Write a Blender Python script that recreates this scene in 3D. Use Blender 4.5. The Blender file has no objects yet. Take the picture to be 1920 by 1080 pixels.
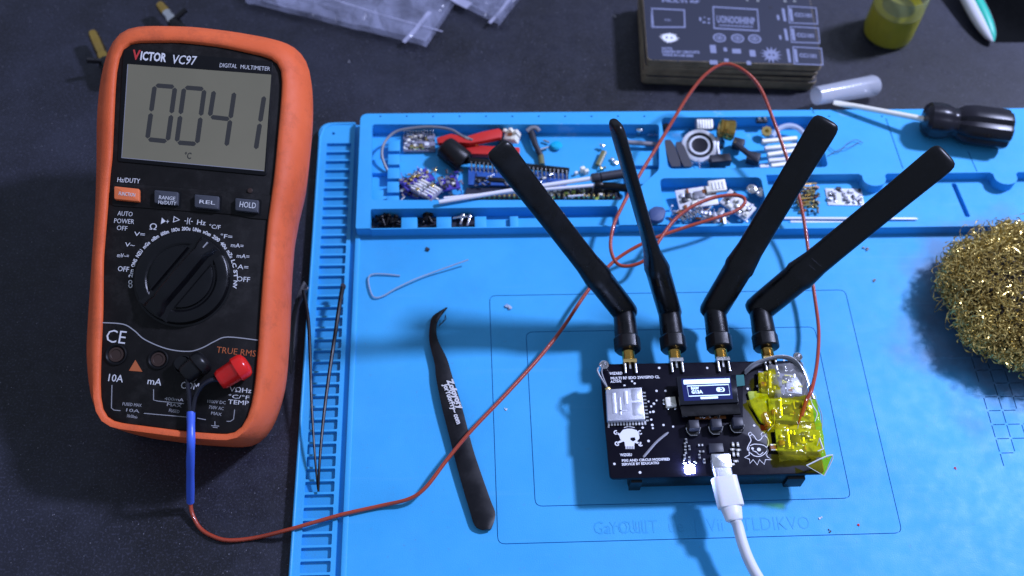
import bpy, math, random
import numpy as np
from mathutils import Matrix
random.seed(7)
S = 0.01                      # everything below is written in centimetres
scn = bpy.context.scene
COL = scn.collection

# ---------------------------------------------------------------- camera
FPX, CAMH = 2068.0, 47.0
def nrm(v):
    v = np.array(v, float); return v/np.linalg.norm(v)
EX = nrm((42000, -672, FPX)); EY = nrm((-155, -3310, FPX)); EY = nrm(EY-EX*(EX@EY)); EZ = np.cross(EX, EY)
CAM = np.array([0, 0, CAMH])
cd = bpy.data.cameras.new('camera'); cam = bpy.data.objects.new('camera', cd); COL.objects.link(cam)
right = (EX[0], EY[0], EZ[0]); up = (-EX[1], -EY[1], -EZ[1]); back = (-EX[2], -EY[2], -EZ[2])
M = Matrix(((right[0], up[0], back[0], 0), (right[1], up[1], back[1], 0), (right[2], up[2], back[2], CAMH*S), (0, 0, 0, 1)))
cam.matrix_world = M
cd.sensor_width = 36; cd.lens = FPX/1920*36; cd.clip_start = 0.02; cd.clip_end = 30
cd.dof.use_dof = True; cd.dof.focus_distance = 0.485; cd.dof.aperture_fstop = 7.5
scn.camera = cam

# ---------------------------------------------------------------- world, lamp, exposure
w = bpy.data.worlds.new('World'); scn.world = w; w.use_nodes = True
bg = w.node_tree.nodes['Background']; bg.inputs[0].default_value = (0.60, 0.72, 1.0, 1); bg.inputs[1].default_value = 0.45
ld = bpy.data.lights.new('bench_lamp', 'AREA'); lamp = bpy.data.objects.new('bench_lamp', ld); COL.objects.link(lamp)
ld.shape = 'DISK'; ld.size = 0.16; ld.energy = 40.5; ld.color = (0.60, 0.66, 1.0)
LP = np.array([105., 70., 120.]); LT = np.array([10., 24., 0.])
dz = nrm(LP-LT); dx = nrm(np.cross((0, 0, 1), dz)); dy = np.cross(dz, dx)
lamp.matrix_world = Matrix(((dx[0], dy[0], dz[0], LP[0]*S), (dx[1], dy[1], dz[1], LP[1]*S), (dx[2], dy[2], dz[2], LP[2]*S), (0, 0, 0, 1)))
scn.view_settings.view_transform = 'Standard'; scn.view_settings.look = 'None'
scn.view_settings.exposure = 0.0; scn.view_settings.gamma = 1.0
scn.cycles.max_bounces = 8; scn.cycles.caustics_reflective = False; scn.cycles.caustics_refractive = False

# ---------------------------------------------------------------- geometry helpers
class Frame:
    def __init__(s, o, x, z):
        s.o = np.array(o, float); s.z = nrm(z); x = np.array(x, float); s.x = nrm(x-s.z*(x@s.z)); s.y = np.cross(s.z, s.x)
    def p(s, u, v, w=0): return s.o+s.x*u+s.y*v+s.z*w
    def pix(s, px, py, w=0):
        d = np.array([px-960, py-540, FPX]); d = np.array([d@EX, d@EY, d@EZ])
        o = s.o+s.z*w
        q = CAM+d*((o-CAM)@s.z)/(d@s.z)-o
        return (q@s.x, q@s.y)
    def pixs(s, pts, w=0): return [s.pix(a, b, w) for a, b in pts]
    def sub(s, u, v, w=0, ang=0):
        a = math.radians(ang); return Frame(s.p(u, v, w), s.x*math.cos(a)+s.y*math.sin(a), s.z)
W0 = Frame((0, 0, 0), (1, 0, 0), (0, 0, 1))
def P(px, py, z=0.):
    u, v = W0.pix(px, py, z); return np.array([u, v, z])
def ZF(z): return Frame((0, 0, z), (1, 0, 0), (0, 0, 1))
def axf(p0, p1, hint=(0, 0, 1)):           # frame whose z runs from p0 to p1
    z = np.array(p1, float)-np.array(p0, float); h = np.array(hint, float)
    if abs(nrm(z)@nrm(h)) > .98: h = np.array([0, 1., 0])
    return Frame(p0, np.cross(h, z), z)
def spline(pts, n=6):
    pts = [np.array(p, float) for p in pts]; out = []
    for i in range(len(pts)-1):
        p0 = pts[max(i-1, 0)]; p1 = pts[i]; p2 = pts[i+1]; p3 = pts[min(i+2, len(pts)-1)]
        for k in range(n):
            t = k/n
            out.append(.5*((2*p1)+(-p0+p2)*t+(2*p0-5*p1+4*p2-p3)*t*t+(-p0+3*p1-3*p2+p3)*t**3))
    out.append(pts[-1]); return out
def rpoly(pts, r, n=5):
    out = []; m = len(pts); pts = [np.array(p, float) for p in pts]
    for i in range(m):
        a, b, c = pts[i-1], pts[i], pts[(i+1) % m]
        rr = r[i] if isinstance(r, (list, tuple)) else r
        d1 = a-b; d2 = c-b; l = min(rr, np.linalg.norm(d1)*.49, np.linalg.norm(d2)*.49)
        if l < 1e-4: out.append(b); continue
        s = b+nrm(d1)*l; e = b+nrm(d2)*l
        for k in range(n+1):
            t = k/n; out.append(s*(1-t)**2+b*2*t*(1-t)+e*t*t)
    return [tuple(q) for q in out]
def rrect(u0, v0, u1, v1, r=.1, n=4):
    u0, u1 = sorted((u0, u1)); v0, v1 = sorted((v0, v1))
    return rpoly([(u0, v0), (u1, v0), (u1, v1), (u0, v1)], r, n) if r else [(u0, v0), (u1, v0), (u1, v1), (u0, v1)]
def circ(u, v, r, n=24, r2=None): return [(u+r*math.cos(2*math.pi*k/n), v+(r2 or r)*math.sin(2*math.pi*k/n)) for k in range(n)]
def area2(p): return sum(p[i-1][0]*p[i][1]-p[i][0]*p[i-1][1] for i in range(len(p)))
def inset(poly, d):
    p = [np.array(q, float) for q in poly]; sg = 1 if area2(poly) > 0 else -1; out = []; m = len(p)
    for i in range(m):
        e = p[(i+1) % m]-p[i-1]; L = np.linalg.norm(e)
        if L < 1e-9: out.append(tuple(p[i])); continue
        nn = np.array([-e[1], e[0]])/L*sg; out.append(tuple(p[i]+nn*d))
    return out
def fillmesh(loops, z0, z1):
    cu = bpy.data.curves.new('t', 'CURVE'); cu.dimensions = '2D'; cu.fill_mode = 'BOTH'; cu.extrude = max((z1-z0)/2, 1e-4)
    for lp in loops:
        sp = cu.splines.new('POLY'); sp.points.add(len(lp)-1); sp.use_cyclic_u = True
        for i, q in enumerate(lp): sp.points[i].co = (q[0], q[1], 0, 1)
    ob = bpy.data.objects.new('t', cu); me = bpy.data.meshes.new_from_object(ob)
    V = [(v.co.x, v.co.y, v.co.z+(z0+z1)/2) for v in me.vertices]; Fs = [tuple(p.vertices) for p in me.polygons]
    bpy.data.objects.remove(ob); bpy.data.curves.remove(cu); bpy.data.meshes.remove(me)
    return V, Fs
class MB:
    def __init__(s): s.v = []; s.f = []; s.mi = []; s.cur = 0
    def m(s, i): s.cur = i; return s
    def add(s, V, F):
        b = len(s.v); s.v += [tuple(map(float, q)) for q in V]; s.f += [tuple(i+b for i in f) for f in F]; s.mi += [s.cur]*len(F); return s
    def rings(s, R, cap0=True, cap1=True, closed=True):
        n = len(R[0]); V = [q for r in R for q in r]; F = []
        for i in range(len(R)-1):
            for k in range(n if closed else n-1):
                a = i*n+k; b = i*n+(k+1) % n; F.append((a, b, b+n, a+n))
        if cap0: F.append(tuple(range(n))[::-1])
        if cap1: F.append(tuple((len(R)-1)*n+k for k in range(n)))
        return s.add(V, F)
    def prism(s, F, poly, w0, w1, bev=0.):
        if area2(poly) < 0: poly = poly[::-1]
        if not bev: R = [(poly, w0), (poly, w1)]
        else:
            R = [(poly, w0), (poly, w1-bev), (inset(poly, bev*.3), w1-bev*.3), (inset(poly, bev), w1)]
        return s.rings([[F.p(a, b, ww) for a, b in pl] for pl, ww in R])
    def box(s, F, u0, v0, w0, u1, v1, w1, bev=0.):
        u0, u1 = sorted((u0, u1)); v0, v1 = sorted((v0, v1)); return s.prism(F, [(u0, v0), (u1, v0), (u1, v1), (u0, v1)], w0, w1, bev)
    def plate(s, F, loops, w0, w1):
        V, Fs = fillmesh(loops, w0, w1); return s.add([F.p(*q) for q in V], Fs)
    def lathe(s, F, prof, n=20, fl=None):
        R = []
        for r, ww in prof:
            R.append([F.p((r*(fl(2*math.pi*k/n) if fl else 1))*math.cos(2*math.pi*k/n), (r*(fl(2*math.pi*k/n) if fl else 1))*math.sin(2*math.pi*k/n), ww) for k in range(n)])
        return s.rings(R)
    def tube(s, pts, r, n=8, ell=1., closed=False):
        pts = [np.array(p, float) for p in pts]; m = len(pts); R = []; up = None
        for i in range(m):
            t = pts[min(i+1, m-1)]-pts[max(i-1, 0)]
            if np.linalg.norm(t) < 1e-9: t = np.array([0, 0, 1.])
            t = nrm(t)
            if up is None: up = np.array([0, 0, 1.]) if abs(t[2]) < .9 else np.array([1., 0, 0])
            a = nrm(np.cross(up, t)); b = np.cross(t, a); up = b
            rr = r[i] if hasattr(r, '__len__') else r
            R.append([pts[i]+a*rr*math.cos(2*math.pi*k/n)+b*rr*ell*math.sin(2*math.pi*k/n) for k in range(n)])
        return s.rings(R)
    def line(s, F, pts, wd, w0=0., w1=.012, closed=False):          # flat printed line
        p = [np.array(q, float) for q in pts]
        if closed: p.append(p[0]); 
        L = []; R = []; m = len(p)
        for i in range(m):
            if closed and i in (0, m-1): t = p[1]-p[m-2]
            else: t = p[min(i+1, m-1)]-p[max(i-1, 0)]
            t = t/max(np.linalg.norm(t), 1e-9); nn = np.array([-t[1], t[0]])*wd/2; L.append(p[i]+nn); R.append(p[i]-nn)
        V = []; Fs = []
        for i in range(m): V += [F.p(*L[i], w1), F.p(*R[i], w1), F.p(*L[i], w0), F.p(*R[i], w0)]
        for i in range(m-1):
            a = 4*i; b = a+4; Fs += [(a, b, b+1, a+1)[::-1], (a+2, a, b, b+2)[::-1], (a+1, a+3, b+3, b+1)[::-1]]
        Fs += [(0, 1, 3, 2)[::-1], (4*m-4, 4*m-3, 4*m-1, 4*m-2)]
        return s.add(V, Fs)
    def ball(s, c, r, n=10, sq=1., jit=0.):
        R = []; h = n//2+1
        for i in range(1, h):
            a = math.pi*i/h
            R.append([np.array(c)+np.array([math.sin(a)*math.cos(2*math.pi*k/n), math.sin(a)*math.sin(2*math.pi*k/n), -math.cos(a)*sq])*r*(1+jit*random.uniform(-1, 1)) for k in range(n)])
        return s.rings(R)
    def text(s, F, st, u, v, h, wd=None, w0=0., ex=.012, bold=0., sx=1., ang=0, center=False, slant=0.):
        cu = bpy.data.curves.new('t', 'FONT'); cu.body = st; cu.size = 1.0; cu.extrude = .001; cu.offset = bold; cu.resolution_u = 2; cu.shear = slant
        ob = bpy.data.objects.new('t', cu); me = bpy.data.meshes.new_from_object(ob)
        V = np.array([tuple(q.co) for q in me.vertices]) if len(me.vertices) else None; Fs = [tuple(p.vertices) for p in me.polygons]
        bpy.data.objects.remove(ob); bpy.data.curves.remove(cu); bpy.data.meshes.remove(me)
        if V is None: return s
        k = h/.72; W = V[:, 0].max()
        fx = (wd/W) if wd else k*sx
        X = V[:, 0]*fx-(W*fx/2 if center else 0); Y = V[:, 1]*k-(h/2 if center else 0); Z = np.where(V[:, 2] > 0, w0+ex, w0)
        G = F.sub(u, v, 0, ang)
        return s.add([G.p(a, b, c) for a, b, c in zip(X, Y, Z)], Fs)
    def textpx(s, F, st, a, b, hpx, w0=0., **kw):                   # baseline from pixel a to pixel b
        p = np.array(F.pix(*a, w0)); q = np.array(F.pix(*b, w0)); t = np.array(F.pix(a[0], a[1]-hpx, w0))
        return s.text(F, st, p[0], p[1], np.linalg.norm(t-p), wd=np.linalg.norm(q-p), w0=w0, ang=math.degrees(math.atan2(q[1]-p[1], q[0]-p[0])), **kw)
    def build(s, name, mats, parent=None, smooth=38, org=None, label=None, kind=None):
        if not isinstance(mats, (list, tuple)): mats = [mats]
        V = np.array(s.v)
        if parent is not None: o = np.array(parent['_o'])
        elif org is not None: o = np.array(org, float)
        else: o = np.array([(V[:, 0].min()+V[:, 0].max())/2, (V[:, 1].min()+V[:, 1].max())/2, V[:, 2].min()])
        me = bpy.data.meshes.new(name); me.from_pydata([tuple(q) for q in (V-o)*S], [], s.f)
        for m in mats: me.materials.append(m)
        me.polygons.foreach_set('material_index', s.mi)
        me.validate()
        if smooth:
            me.shade_smooth(); me.set_sharp_from_angle(angle=math.radians(smooth))
        ob = bpy.data.objects.new(name, me); COL.objects.link(ob)
        if parent is not None: ob.parent = parent
        else: ob.location = o*S
        ob['_o'] = [float(q) for q in o]; OBS.append(ob)
        if label: ob['label'] = label
        if kind: ob['kind'] = kind
        return ob
OBS = []
def thing(name, label, cat, o, group=None):
    e = bpy.data.objects.new(name, None); COL.objects.link(e); e.location = np.array(o, float)*S; e['_o'] = [float(q) for q in o]
    e.empty_display_size = .01; e['label'] = label; e['category'] = cat
    if group: e['group'] = group
    OBS.append(e); return e
def tag(o, label, cat, group=None):
    o['label'] = label; o['category'] = cat
    if group: o['group'] = group
    return o
def clone(src, delta, parent=None):                                 # copy of a piece, moved by delta (cm), sharing its mesh
    c = src.copy(); COL.objects.link(c); c.location = src.location.copy()
    for i in range(3): c.location[i] += delta[i]*S
    OBS.append(c); return c

# ---------------------------------------------------------------- materials
def mat(name, col, rough=.5, metal=0., col2=None, ns=40., bump=0., bs=300., spec=.5, trans=0., alpha=1., emit=None, es=0., coat=0., amt=.5, sss=0., ior=1.45, rvar=0., grime=None, gfac=.5):
    m = bpy.data.materials.new(name); m.use_nodes = True; nt = m.node_tree; b = nt.nodes['Principled BSDF']; L = nt.links
    b.inputs['Base Color'].default_value = (*col, 1); b.inputs['Roughness'].default_value = rough; b.inputs['Metallic'].default_value = metal
    b.inputs['Specular IOR Level'].default_value = spec; b.inputs['Transmission Weight'].default_value = trans; b.inputs['Alpha'].default_value = alpha
    b.inputs['Coat Weight'].default_value = coat; b.inputs['IOR'].default_value = ior
    if sss: b.inputs['Subsurface Weight'].default_value = sss; b.inputs['Subsurface Scale'].default_value = .003
    if emit: b.inputs['Emission Color'].default_value = (*emit, 1); b.inputs['Emission Strength'].default_value = es
    geo = nt.nodes.new('ShaderNodeNewGeometry')
    if col2 is not None:
        n = nt.nodes.new('ShaderNodeTexNoise'); n.inputs['Scale'].default_value = ns; n.inputs['Detail'].default_value = 5; n.inputs['Roughness'].default_value = .6
        L.new(geo.outputs['Position'], n.inputs['Vector'])
        r = nt.nodes.new('ShaderNodeValToRGB'); r.color_ramp.elements[0].position = .5-amt*.3; r.color_ramp.elements[1].position = .5+amt*.3
        r.color_ramp.elements[0].color = (*col, 1); r.color_ramp.elements[1].color = (*col2, 1)
        L.new(n.outputs['Fac'], r.inputs['Fac']); L.new(r.outputs['Color'], b.inputs['Base Color'])
    if grime:
        src = b.inputs['Base Color'].links[0].from_socket
        n = nt.nodes.new('ShaderNodeTexNoise'); n.inputs['Scale'].default_value = 75; n.inputs['Detail'].default_value = 10; n.inputs['Roughness'].default_value = .78; L.new(geo.outputs['Position'], n.inputs['Vector'])
        g = nt.nodes.new('ShaderNodeMapRange'); g.inputs[1].default_value = .50; g.inputs[2].default_value = .70; g.inputs[4].default_value = gfac; L.new(n.outputs['Fac'], g.inputs[0])
        x = nt.nodes.new('ShaderNodeMix'); x.data_type = 'RGBA'; x.inputs[7].default_value = (*grime, 1); L.new(g.outputs[0], x.inputs[0]); L.new(src, x.inputs[6]); L.new(x.outputs[2], b.inputs['Base Color'])
    if rvar:
        n = nt.nodes.new('ShaderNodeTexNoise'); n.inputs['Scale'].default_value = 150; n.inputs['Detail'].default_value = 6
        L.new(geo.outputs['Position'], n.inputs['Vector'])
        mr = nt.nodes.new('ShaderNodeMapRange'); mr.inputs[1].default_value = .3; mr.inputs[2].default_value = .7; mr.inputs[3].default_value = rough-rvar; mr.inputs[4].default_value = rough+rvar
        L.new(n.outputs['Fac'], mr.inputs[0]); L.new(mr.outputs[0], b.inputs['Roughness'])
    if bump:
        n = nt.nodes.new('ShaderNodeTexNoise'); n.inputs['Scale'].default_value = bs*10; n.inputs['Detail'].default_value = 4
        L.new(geo.outputs['Position'], n.inputs['Vector'])
        bp = nt.nodes.new('ShaderNodeBump'); bp.inputs['Strength'].default_value = bump; bp.inputs['Distance'].default_value = .0004
        L.new(n.outputs['Fac'], bp.inputs['Height']); L.new(bp.outputs['Normal'], b.inputs['Normal'])
    return m
K = {}
def table_mat():
    m = mat('black_table_top', (.006, .006, .009), .50, col2=(.018, .019, .032), ns=9, bump=.35, bs=140, spec=.45, rvar=.10); nt = m.node_tree; L = nt.links
    b = nt.nodes['Principled BSDF']; src = b.inputs['Base Color'].links[0].from_socket
    geo = nt.nodes.new('ShaderNodeNewGeometry')
    n2 = nt.nodes.new('ShaderNodeTexNoise'); n2.inputs['Scale'].default_value = 900; n2.inputs['Detail'].default_value = 3; L.new(geo.outputs['Position'], n2.inputs['Vector'])
    r2 = nt.nodes.new('ShaderNodeValToRGB'); r2.color_ramp.elements[0].position = .52; r2.color_ramp.elements[1].position = .75; r2.color_ramp.elements[1].color = (.040, .042, .070, 1)
    L.new(n2.outputs['Fac'], r2.inputs['Fac'])
    mx = nt.nodes.new('ShaderNodeMix'); mx.data_type = 'RGBA'; mx.blend_type = 'ADD'; mx.inputs[0].default_value = .7
    L.new(src, mx.inputs[6]); L.new(r2.outputs['Color'], mx.inputs[7])
    v = nt.nodes.new('ShaderNodeTexVoronoi'); v.inputs['Scale'].default_value = 330; v.inputs['Randomness'].default_value = 1; L.new(geo.outputs['Position'], v.inputs['Vector'])
    th = nt.nodes.new('ShaderNodeMath'); th.operation = 'LESS_THAN'; th.inputs[1].default_value = .085; L.new(v.outputs['Distance'], th.inputs[0])
    n3 = nt.nodes.new('ShaderNodeTexNoise'); n3.inputs['Scale'].default_value = 60; L.new(geo.outputs['Position'], n3.inputs['Vector'])
    t3 = nt.nodes.new('ShaderNodeMath'); t3.operation = 'GREATER_THAN'; t3.inputs[1].default_value = .53; L.new(n3.outputs['Fac'], t3.inputs[0])
    ml = nt.nodes.new('ShaderNodeMath'); ml.operation = 'MULTIPLY'; L.new(th.outputs[0], ml.inputs[0]); L.new(t3.outputs[0], ml.inputs[1])
    ml2 = nt.nodes.new('ShaderNodeMath'); ml2.operation = 'MULTIPLY'; ml2.inputs[1].default_value = .35; L.new(ml.outputs[0], ml2.inputs[0])
    m2 = nt.nodes.new('ShaderNodeMix'); m2.data_type = 'RGBA'; m2.inputs[7].default_value = (.35, .35, .42, 1)
    n4 = nt.nodes.new('ShaderNodeTexNoise'); n4.inputs['Scale'].default_value = 16; n4.inputs['Detail'].default_value = 9; n4.inputs['Roughness'].default_value = .72; L.new(geo.outputs['Position'], n4.inputs['Vector'])
    r4 = nt.nodes.new('ShaderNodeMapRange'); r4.inputs[1].default_value = .48; r4.inputs[2].default_value = .75; r4.inputs[4].default_value = .35; L.new(n4.outputs['Fac'], r4.inputs[0])
    m4 = nt.nodes.new('ShaderNodeMix'); m4.data_type = 'RGBA'; m4.inputs[7].default_value = (.050, .055, .085, 1); L.new(r4.outputs[0], m4.inputs[0]); L.new(mx.outputs[2], m4.inputs[6])
    L.new(ml2.outputs[0], m2.inputs[0]); L.new(m4.outputs[2], m2.inputs[6]); L.new(m2.outputs[2], b.inputs['Base Color'])
    return m
def mat_mat():                                                       # blue silicone, with its soot stain and a painted shadow around the brass wool
    m = mat('blue_silicone', (.040, .350, .70), .5, col2=(.052, .385, .76), ns=25, bump=.22, bs=180, spec=.3, rvar=.08); nt = m.node_tree; L = nt.links
    b = nt.nodes['Principled BSDF']; src = b.inputs['Base Color'].links[0].from_socket
    geo = nt.nodes.new('ShaderNodeNewGeometry')
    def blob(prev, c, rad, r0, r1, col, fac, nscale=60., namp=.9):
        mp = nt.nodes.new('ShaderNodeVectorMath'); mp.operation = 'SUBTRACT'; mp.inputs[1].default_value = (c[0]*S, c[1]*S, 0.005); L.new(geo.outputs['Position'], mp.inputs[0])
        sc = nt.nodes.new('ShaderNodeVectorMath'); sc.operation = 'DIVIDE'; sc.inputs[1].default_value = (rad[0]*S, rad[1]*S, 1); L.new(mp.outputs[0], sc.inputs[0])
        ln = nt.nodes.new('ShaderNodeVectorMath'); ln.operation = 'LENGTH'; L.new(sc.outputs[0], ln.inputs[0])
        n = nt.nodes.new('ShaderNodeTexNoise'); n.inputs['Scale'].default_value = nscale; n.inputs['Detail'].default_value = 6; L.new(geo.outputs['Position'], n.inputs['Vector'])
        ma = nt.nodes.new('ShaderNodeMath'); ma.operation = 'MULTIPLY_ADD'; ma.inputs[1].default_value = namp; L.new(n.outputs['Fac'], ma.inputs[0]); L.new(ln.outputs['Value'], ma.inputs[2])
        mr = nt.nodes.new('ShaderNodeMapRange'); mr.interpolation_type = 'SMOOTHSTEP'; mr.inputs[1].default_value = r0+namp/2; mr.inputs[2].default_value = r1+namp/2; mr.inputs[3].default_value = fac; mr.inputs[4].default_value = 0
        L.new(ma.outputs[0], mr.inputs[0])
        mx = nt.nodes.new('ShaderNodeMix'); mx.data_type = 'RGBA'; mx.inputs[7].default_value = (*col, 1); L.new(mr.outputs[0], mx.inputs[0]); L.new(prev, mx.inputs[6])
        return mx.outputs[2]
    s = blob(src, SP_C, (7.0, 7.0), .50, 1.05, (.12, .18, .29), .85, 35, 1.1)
    s = blob(s, (SP_C[0]-.5, SP_C[1]-.9), (5.3, 5.3), .50, 1.02, (.020, .035, .075), .62, 60, .8)  # darker offset blob: the wool's shadow painted in together with soot
    # general grime speckle
    n = nt.nodes.new('ShaderNodeTexNoise'); n.inputs['Scale'].default_value = 420; n.inputs['Detail'].default_value = 8; L.new(geo.outputs['Position'], n.inputs['Vector'])
    r = nt.nodes.new('ShaderNodeMapRange'); r.inputs[1].default_value = .64; r.inputs[2].default_value = .74; r.inputs[3].default_value = 0; r.inputs[4].default_value = .22; L.new(n.outputs['Fac'], r.inputs[0])
    mx = nt.nodes.new('ShaderNodeMix'); mx.data_type = 'RGBA'; mx.inputs[7].default_value = (.10, .20, .36, 1); L.new(r.outputs[0], mx.inputs[0]); L.new(s, mx.inputs[6])
    # long faint rub marks and cloudy wear
    mpg = nt.nodes.new('ShaderNodeMapping'); mpg.inputs['Rotation'].default_value = (0, 0, .6); mpg.inputs['Scale'].default_value = (14, 260, 1); L.new(geo.outputs['Position'], mpg.inputs['Vector'])
    n = nt.nodes.new('ShaderNodeTexNoise'); n.inputs['Scale'].default_value = 1; n.inputs['Detail'].default_value = 4; L.new(mpg.outputs[0], n.inputs['Vector'])
    r = nt.nodes.new('ShaderNodeMapRange'); r.inputs[1].default_value = .60; r.inputs[2].default_value = .72; r.inputs[4].default_value = .22; L.new(n.outputs['Fac'], r.inputs[0])
    mk = nt.nodes.new('ShaderNodeMix'); mk.data_type = 'RGBA'; mk.inputs[7].default_value = (.10, .42, .78, 1); L.new(r.outputs[0], mk.inputs[0]); L.new(mx.outputs[2], mk.inputs[6])
    n = nt.nodes.new('ShaderNodeTexNoise'); n.inputs['Scale'].default_value = 22; n.inputs['Detail'].default_value = 9; n.inputs['Roughness'].default_value = .7; L.new(geo.outputs['Position'], n.inputs['Vector'])
    r = nt.nodes.new('ShaderNodeMapRange'); r.inputs[1].default_value = .52; r.inputs[2].default_value = .72; r.inputs[4].default_value = .35; L.new(n.outputs['Fac'], r.inputs[0])
    mx = nt.nodes.new('ShaderNodeMix'); mx.data_type = 'RGBA'; mx.inputs[7].default_value = (.045, .28, .58, 1); L.new(r.outputs[0], mx.inputs[0]); L.new(mk.outputs[2], mx.inputs[6])
    # chalky worn patches along the top rim of the tray
    n = nt.nodes.new('ShaderNodeTexNoise'); n.inputs['Scale'].default_value = 38; n.inputs['Detail'].default_value = 7; n.inputs['Roughness'].default_value = .75; L.new(geo.outputs['Position'], n.inputs['Vector'])
    r = nt.nodes.new('ShaderNodeMapRange'); r.inputs[1].default_value = .585; r.inputs[2].default_value = .64; r.inputs[4].default_value = .30; L.new(n.outputs['Fac'], r.inputs[0])
    sx = nt.nodes.new('ShaderNodeSeparateXYZ'); L.new(geo.outputs['Position'], sx.inputs[0])
    g = nt.nodes.new('ShaderNodeMapRange'); g.inputs[1].default_value = .385; g.inputs[2].default_value = .391; L.new(sx.outputs[1], g.inputs[0])
    ml = nt.nodes.new('ShaderNodeMath'); ml.operation = 'MULTIPLY'; L.new(r.outputs[0], ml.inputs[0]); L.new(g.outputs[0], ml.inputs[1])
    m3 = nt.nodes.new('ShaderNodeMix'); m3.data_type = 'RGBA'; m3.inputs[7].default_value = (.42, .60, .85, 1); L.new(ml.outputs[0], m3.inputs[0]); L.new(mx.outputs[2], m3.inputs[6])
    L.new(m3.outputs[2], b.inputs['Base Color'])
    return m
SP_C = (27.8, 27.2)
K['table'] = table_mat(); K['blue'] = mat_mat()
K['bluetext'] = mat('blue_silicone_relief', (.036, .325, .66), .5, spec=.3)
K['orange'] = mat('orange_rubber', (.60, .096, .026), .52, col2=(.76, .140, .044), ns=14, grime=(.30, .06, .025), gfac=.55, bump=.5, bs=250, spec=.35, rvar=.1)
K['face'] = mat('black_meter_face', (.0065, .006, .006), .5, col2=(.011, .010, .010), ns=60, bump=.25, bs=500, spec=.16, rvar=.12, grime=(.035, .033, .032), gfac=.5)
K['gface'] = mat('gloss_black_panel', (.006, .006, .007), .35, bump=.1, bs=60, spec=.2, rvar=.1)
K['knob'] = mat('black_knob_plastic', (.004, .004, .005), .28, spec=.32, bump=.15, bs=300, rvar=.1)
K['lcd'] = mat('lcd_glass', (.150, .138, .092), .30, col2=(.180, .162, .108), ns=9, spec=.2)
K['seg'] = mat('lcd_segment', (.042, .041, .038), .4, spec=.1)
K['print'] = mat('white_print', (.60, .60, .62), .6)
K['printd'] = mat('grey_print', (.30, .30, .32), .6)
K['printr'] = mat('red_print', (.45, .03, .03), .6)
K['printo'] = mat('orange_print', (.40, .10, .03), .6)
K['gbtn'] = mat('grey_button_rubber', (.045, .048, .062), .5, bump=.2)
K['obtn'] = mat('orange_button_rubber', (.72, .16, .05), .5, bump=.2)
K['hole'] = mat('brown_jack_bore', (.030, .014, .010), .5)
K['red'] = mat('red_plastic', (.62, .012, .010), .22, spec=.5, bump=.08, bs=80)
K['redt'] = mat('red_tool_plastic', (.55, .022, .018), .42)
K['black'] = mat('black_plastic', (.005, .005, .006), .34, spec=.35, bump=.12, bs=400, rvar=.1)
K['ant'] = mat('antenna_plastic', (.0025, .0025, .0035), .30, spec=.38, col2=(.004, .004, .005), grime=(.022, .022, .028), gfac=.35, bump=.12, bs=300, rvar=.09)
K['wblack'] = mat('black_wire_insulation', (.012, .012, .02), .25)
K['wred'] = mat('red_brown_wire', (.36, .050, .022), .30, bump=.3, bs=120, coat=.3)
K['sleeve'] = mat('blue_heatshrink', (.055, .13, .66), .35, bump=.1, bs=60)
K['brass'] = mat('brass', (.62, .40, .10), .22, metal=1., col2=(.5, .32, .09), ns=150, rvar=.08)
K['gold'] = mat('gold_plate', (.80, .58, .22), .25, metal=1.)
K['silver'] = mat('tinned_metal', (.72, .72, .74), .25, metal=1., rvar=.1, bump=.2, bs=100)
K['steel'] = mat('brushed_steel', (.90, .88, .78), .40, metal=.25, bump=.2, bs=80)
K['shield'] = mat('rf_shield_metal', (.42, .43, .50), .45, metal=.7, col2=(.55, .56, .62), ns=200, bump=.3)
K['pcb'] = mat('black_solder_mask', (.004, .0035, .009), .30, spec=.16, bump=.03, bs=30, rvar=.06)
K['pcbg'] = mat('grey_solder_mask', (.024, .027, .046), .42, spec=.5, bump=.15, bs=90)
K['fr4'] = mat('board_edge_laminate', (.17, .135, .085), .7, col2=(.27, .21, .13), ns=120)
K['silk'] = mat('white_silkscreen', (.75, .75, .80), .6)
K['silkd'] = mat('pale_grey_silkscreen', (.20, .22, .34), .6)
K['glass'] = mat('display_glass', (.006, .007, .014), .08, spec=.6)
K['oled'] = mat('oled_lit', (.1, .2, .4), .3, emit=(.62, .80, 1.0), es=1.5)
K['oledbg'] = mat('oled_field', (.004, .006, .05), .2, emit=(.03, .06, .5), es=.16)
K['led'] = mat('led_lit', (1, 1, 1), .3, emit=(.42, .55, 1.0), es=260.)
K['teal'] = mat('teal_tape', (.006, .13, .13), .35)
K['flex'] = mat('amber_flex', (.26, .085, .02), .35)
K['chip'] = mat('chip_epoxy', (.022, .023, .034), .45)
K['white'] = mat('white_plastic', (.72, .72, .76), .38, bump=.08, bs=100, sss=.1)
K['cable'] = mat('white_cable_rubber', (.68, .68, .74), .42, bump=.1, bs=150)
K['cream'] = mat('cream_ceramic', (.86, .83, .72), .5)
K['tape'] = mat('yellow_polyimide_tape', (.75, .68, .05), .10, trans=.85, ior=1.35, spec=.8, bump=.6, bs=18)
K['tapeo'] = mat('orange_polyimide_tape', (.80, .30, .02), .12, trans=.7, ior=1.35, bump=.5, bs=18)
K['ycomp'] = mat('yellow_part', (.85, .75, .05), .35, col2=(.60, .60, .05), ns=200)
K['olive'] = mat('olive_board', (.22, .30, .04), .35, col2=(.50, .56, .10), ns=250)
K['clear'] = mat('clear_tube', (.55, .62, .75), .2, spec=.8, alpha=.7)
K['clearw'] = mat('clear_wire', (.34, .46, .60), .15, spec=1., alpha=.6)
K['coax'] = mat('grey_coax', (.17, .18, .21), .35)
K['green'] = mat('green_grip', (.0, .42, .30), .4)
K['grgrip'] = mat('grey_rubber_grip', (.13, .13, .16), .7, col2=(.20, .20, .24), ns=300)
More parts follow.
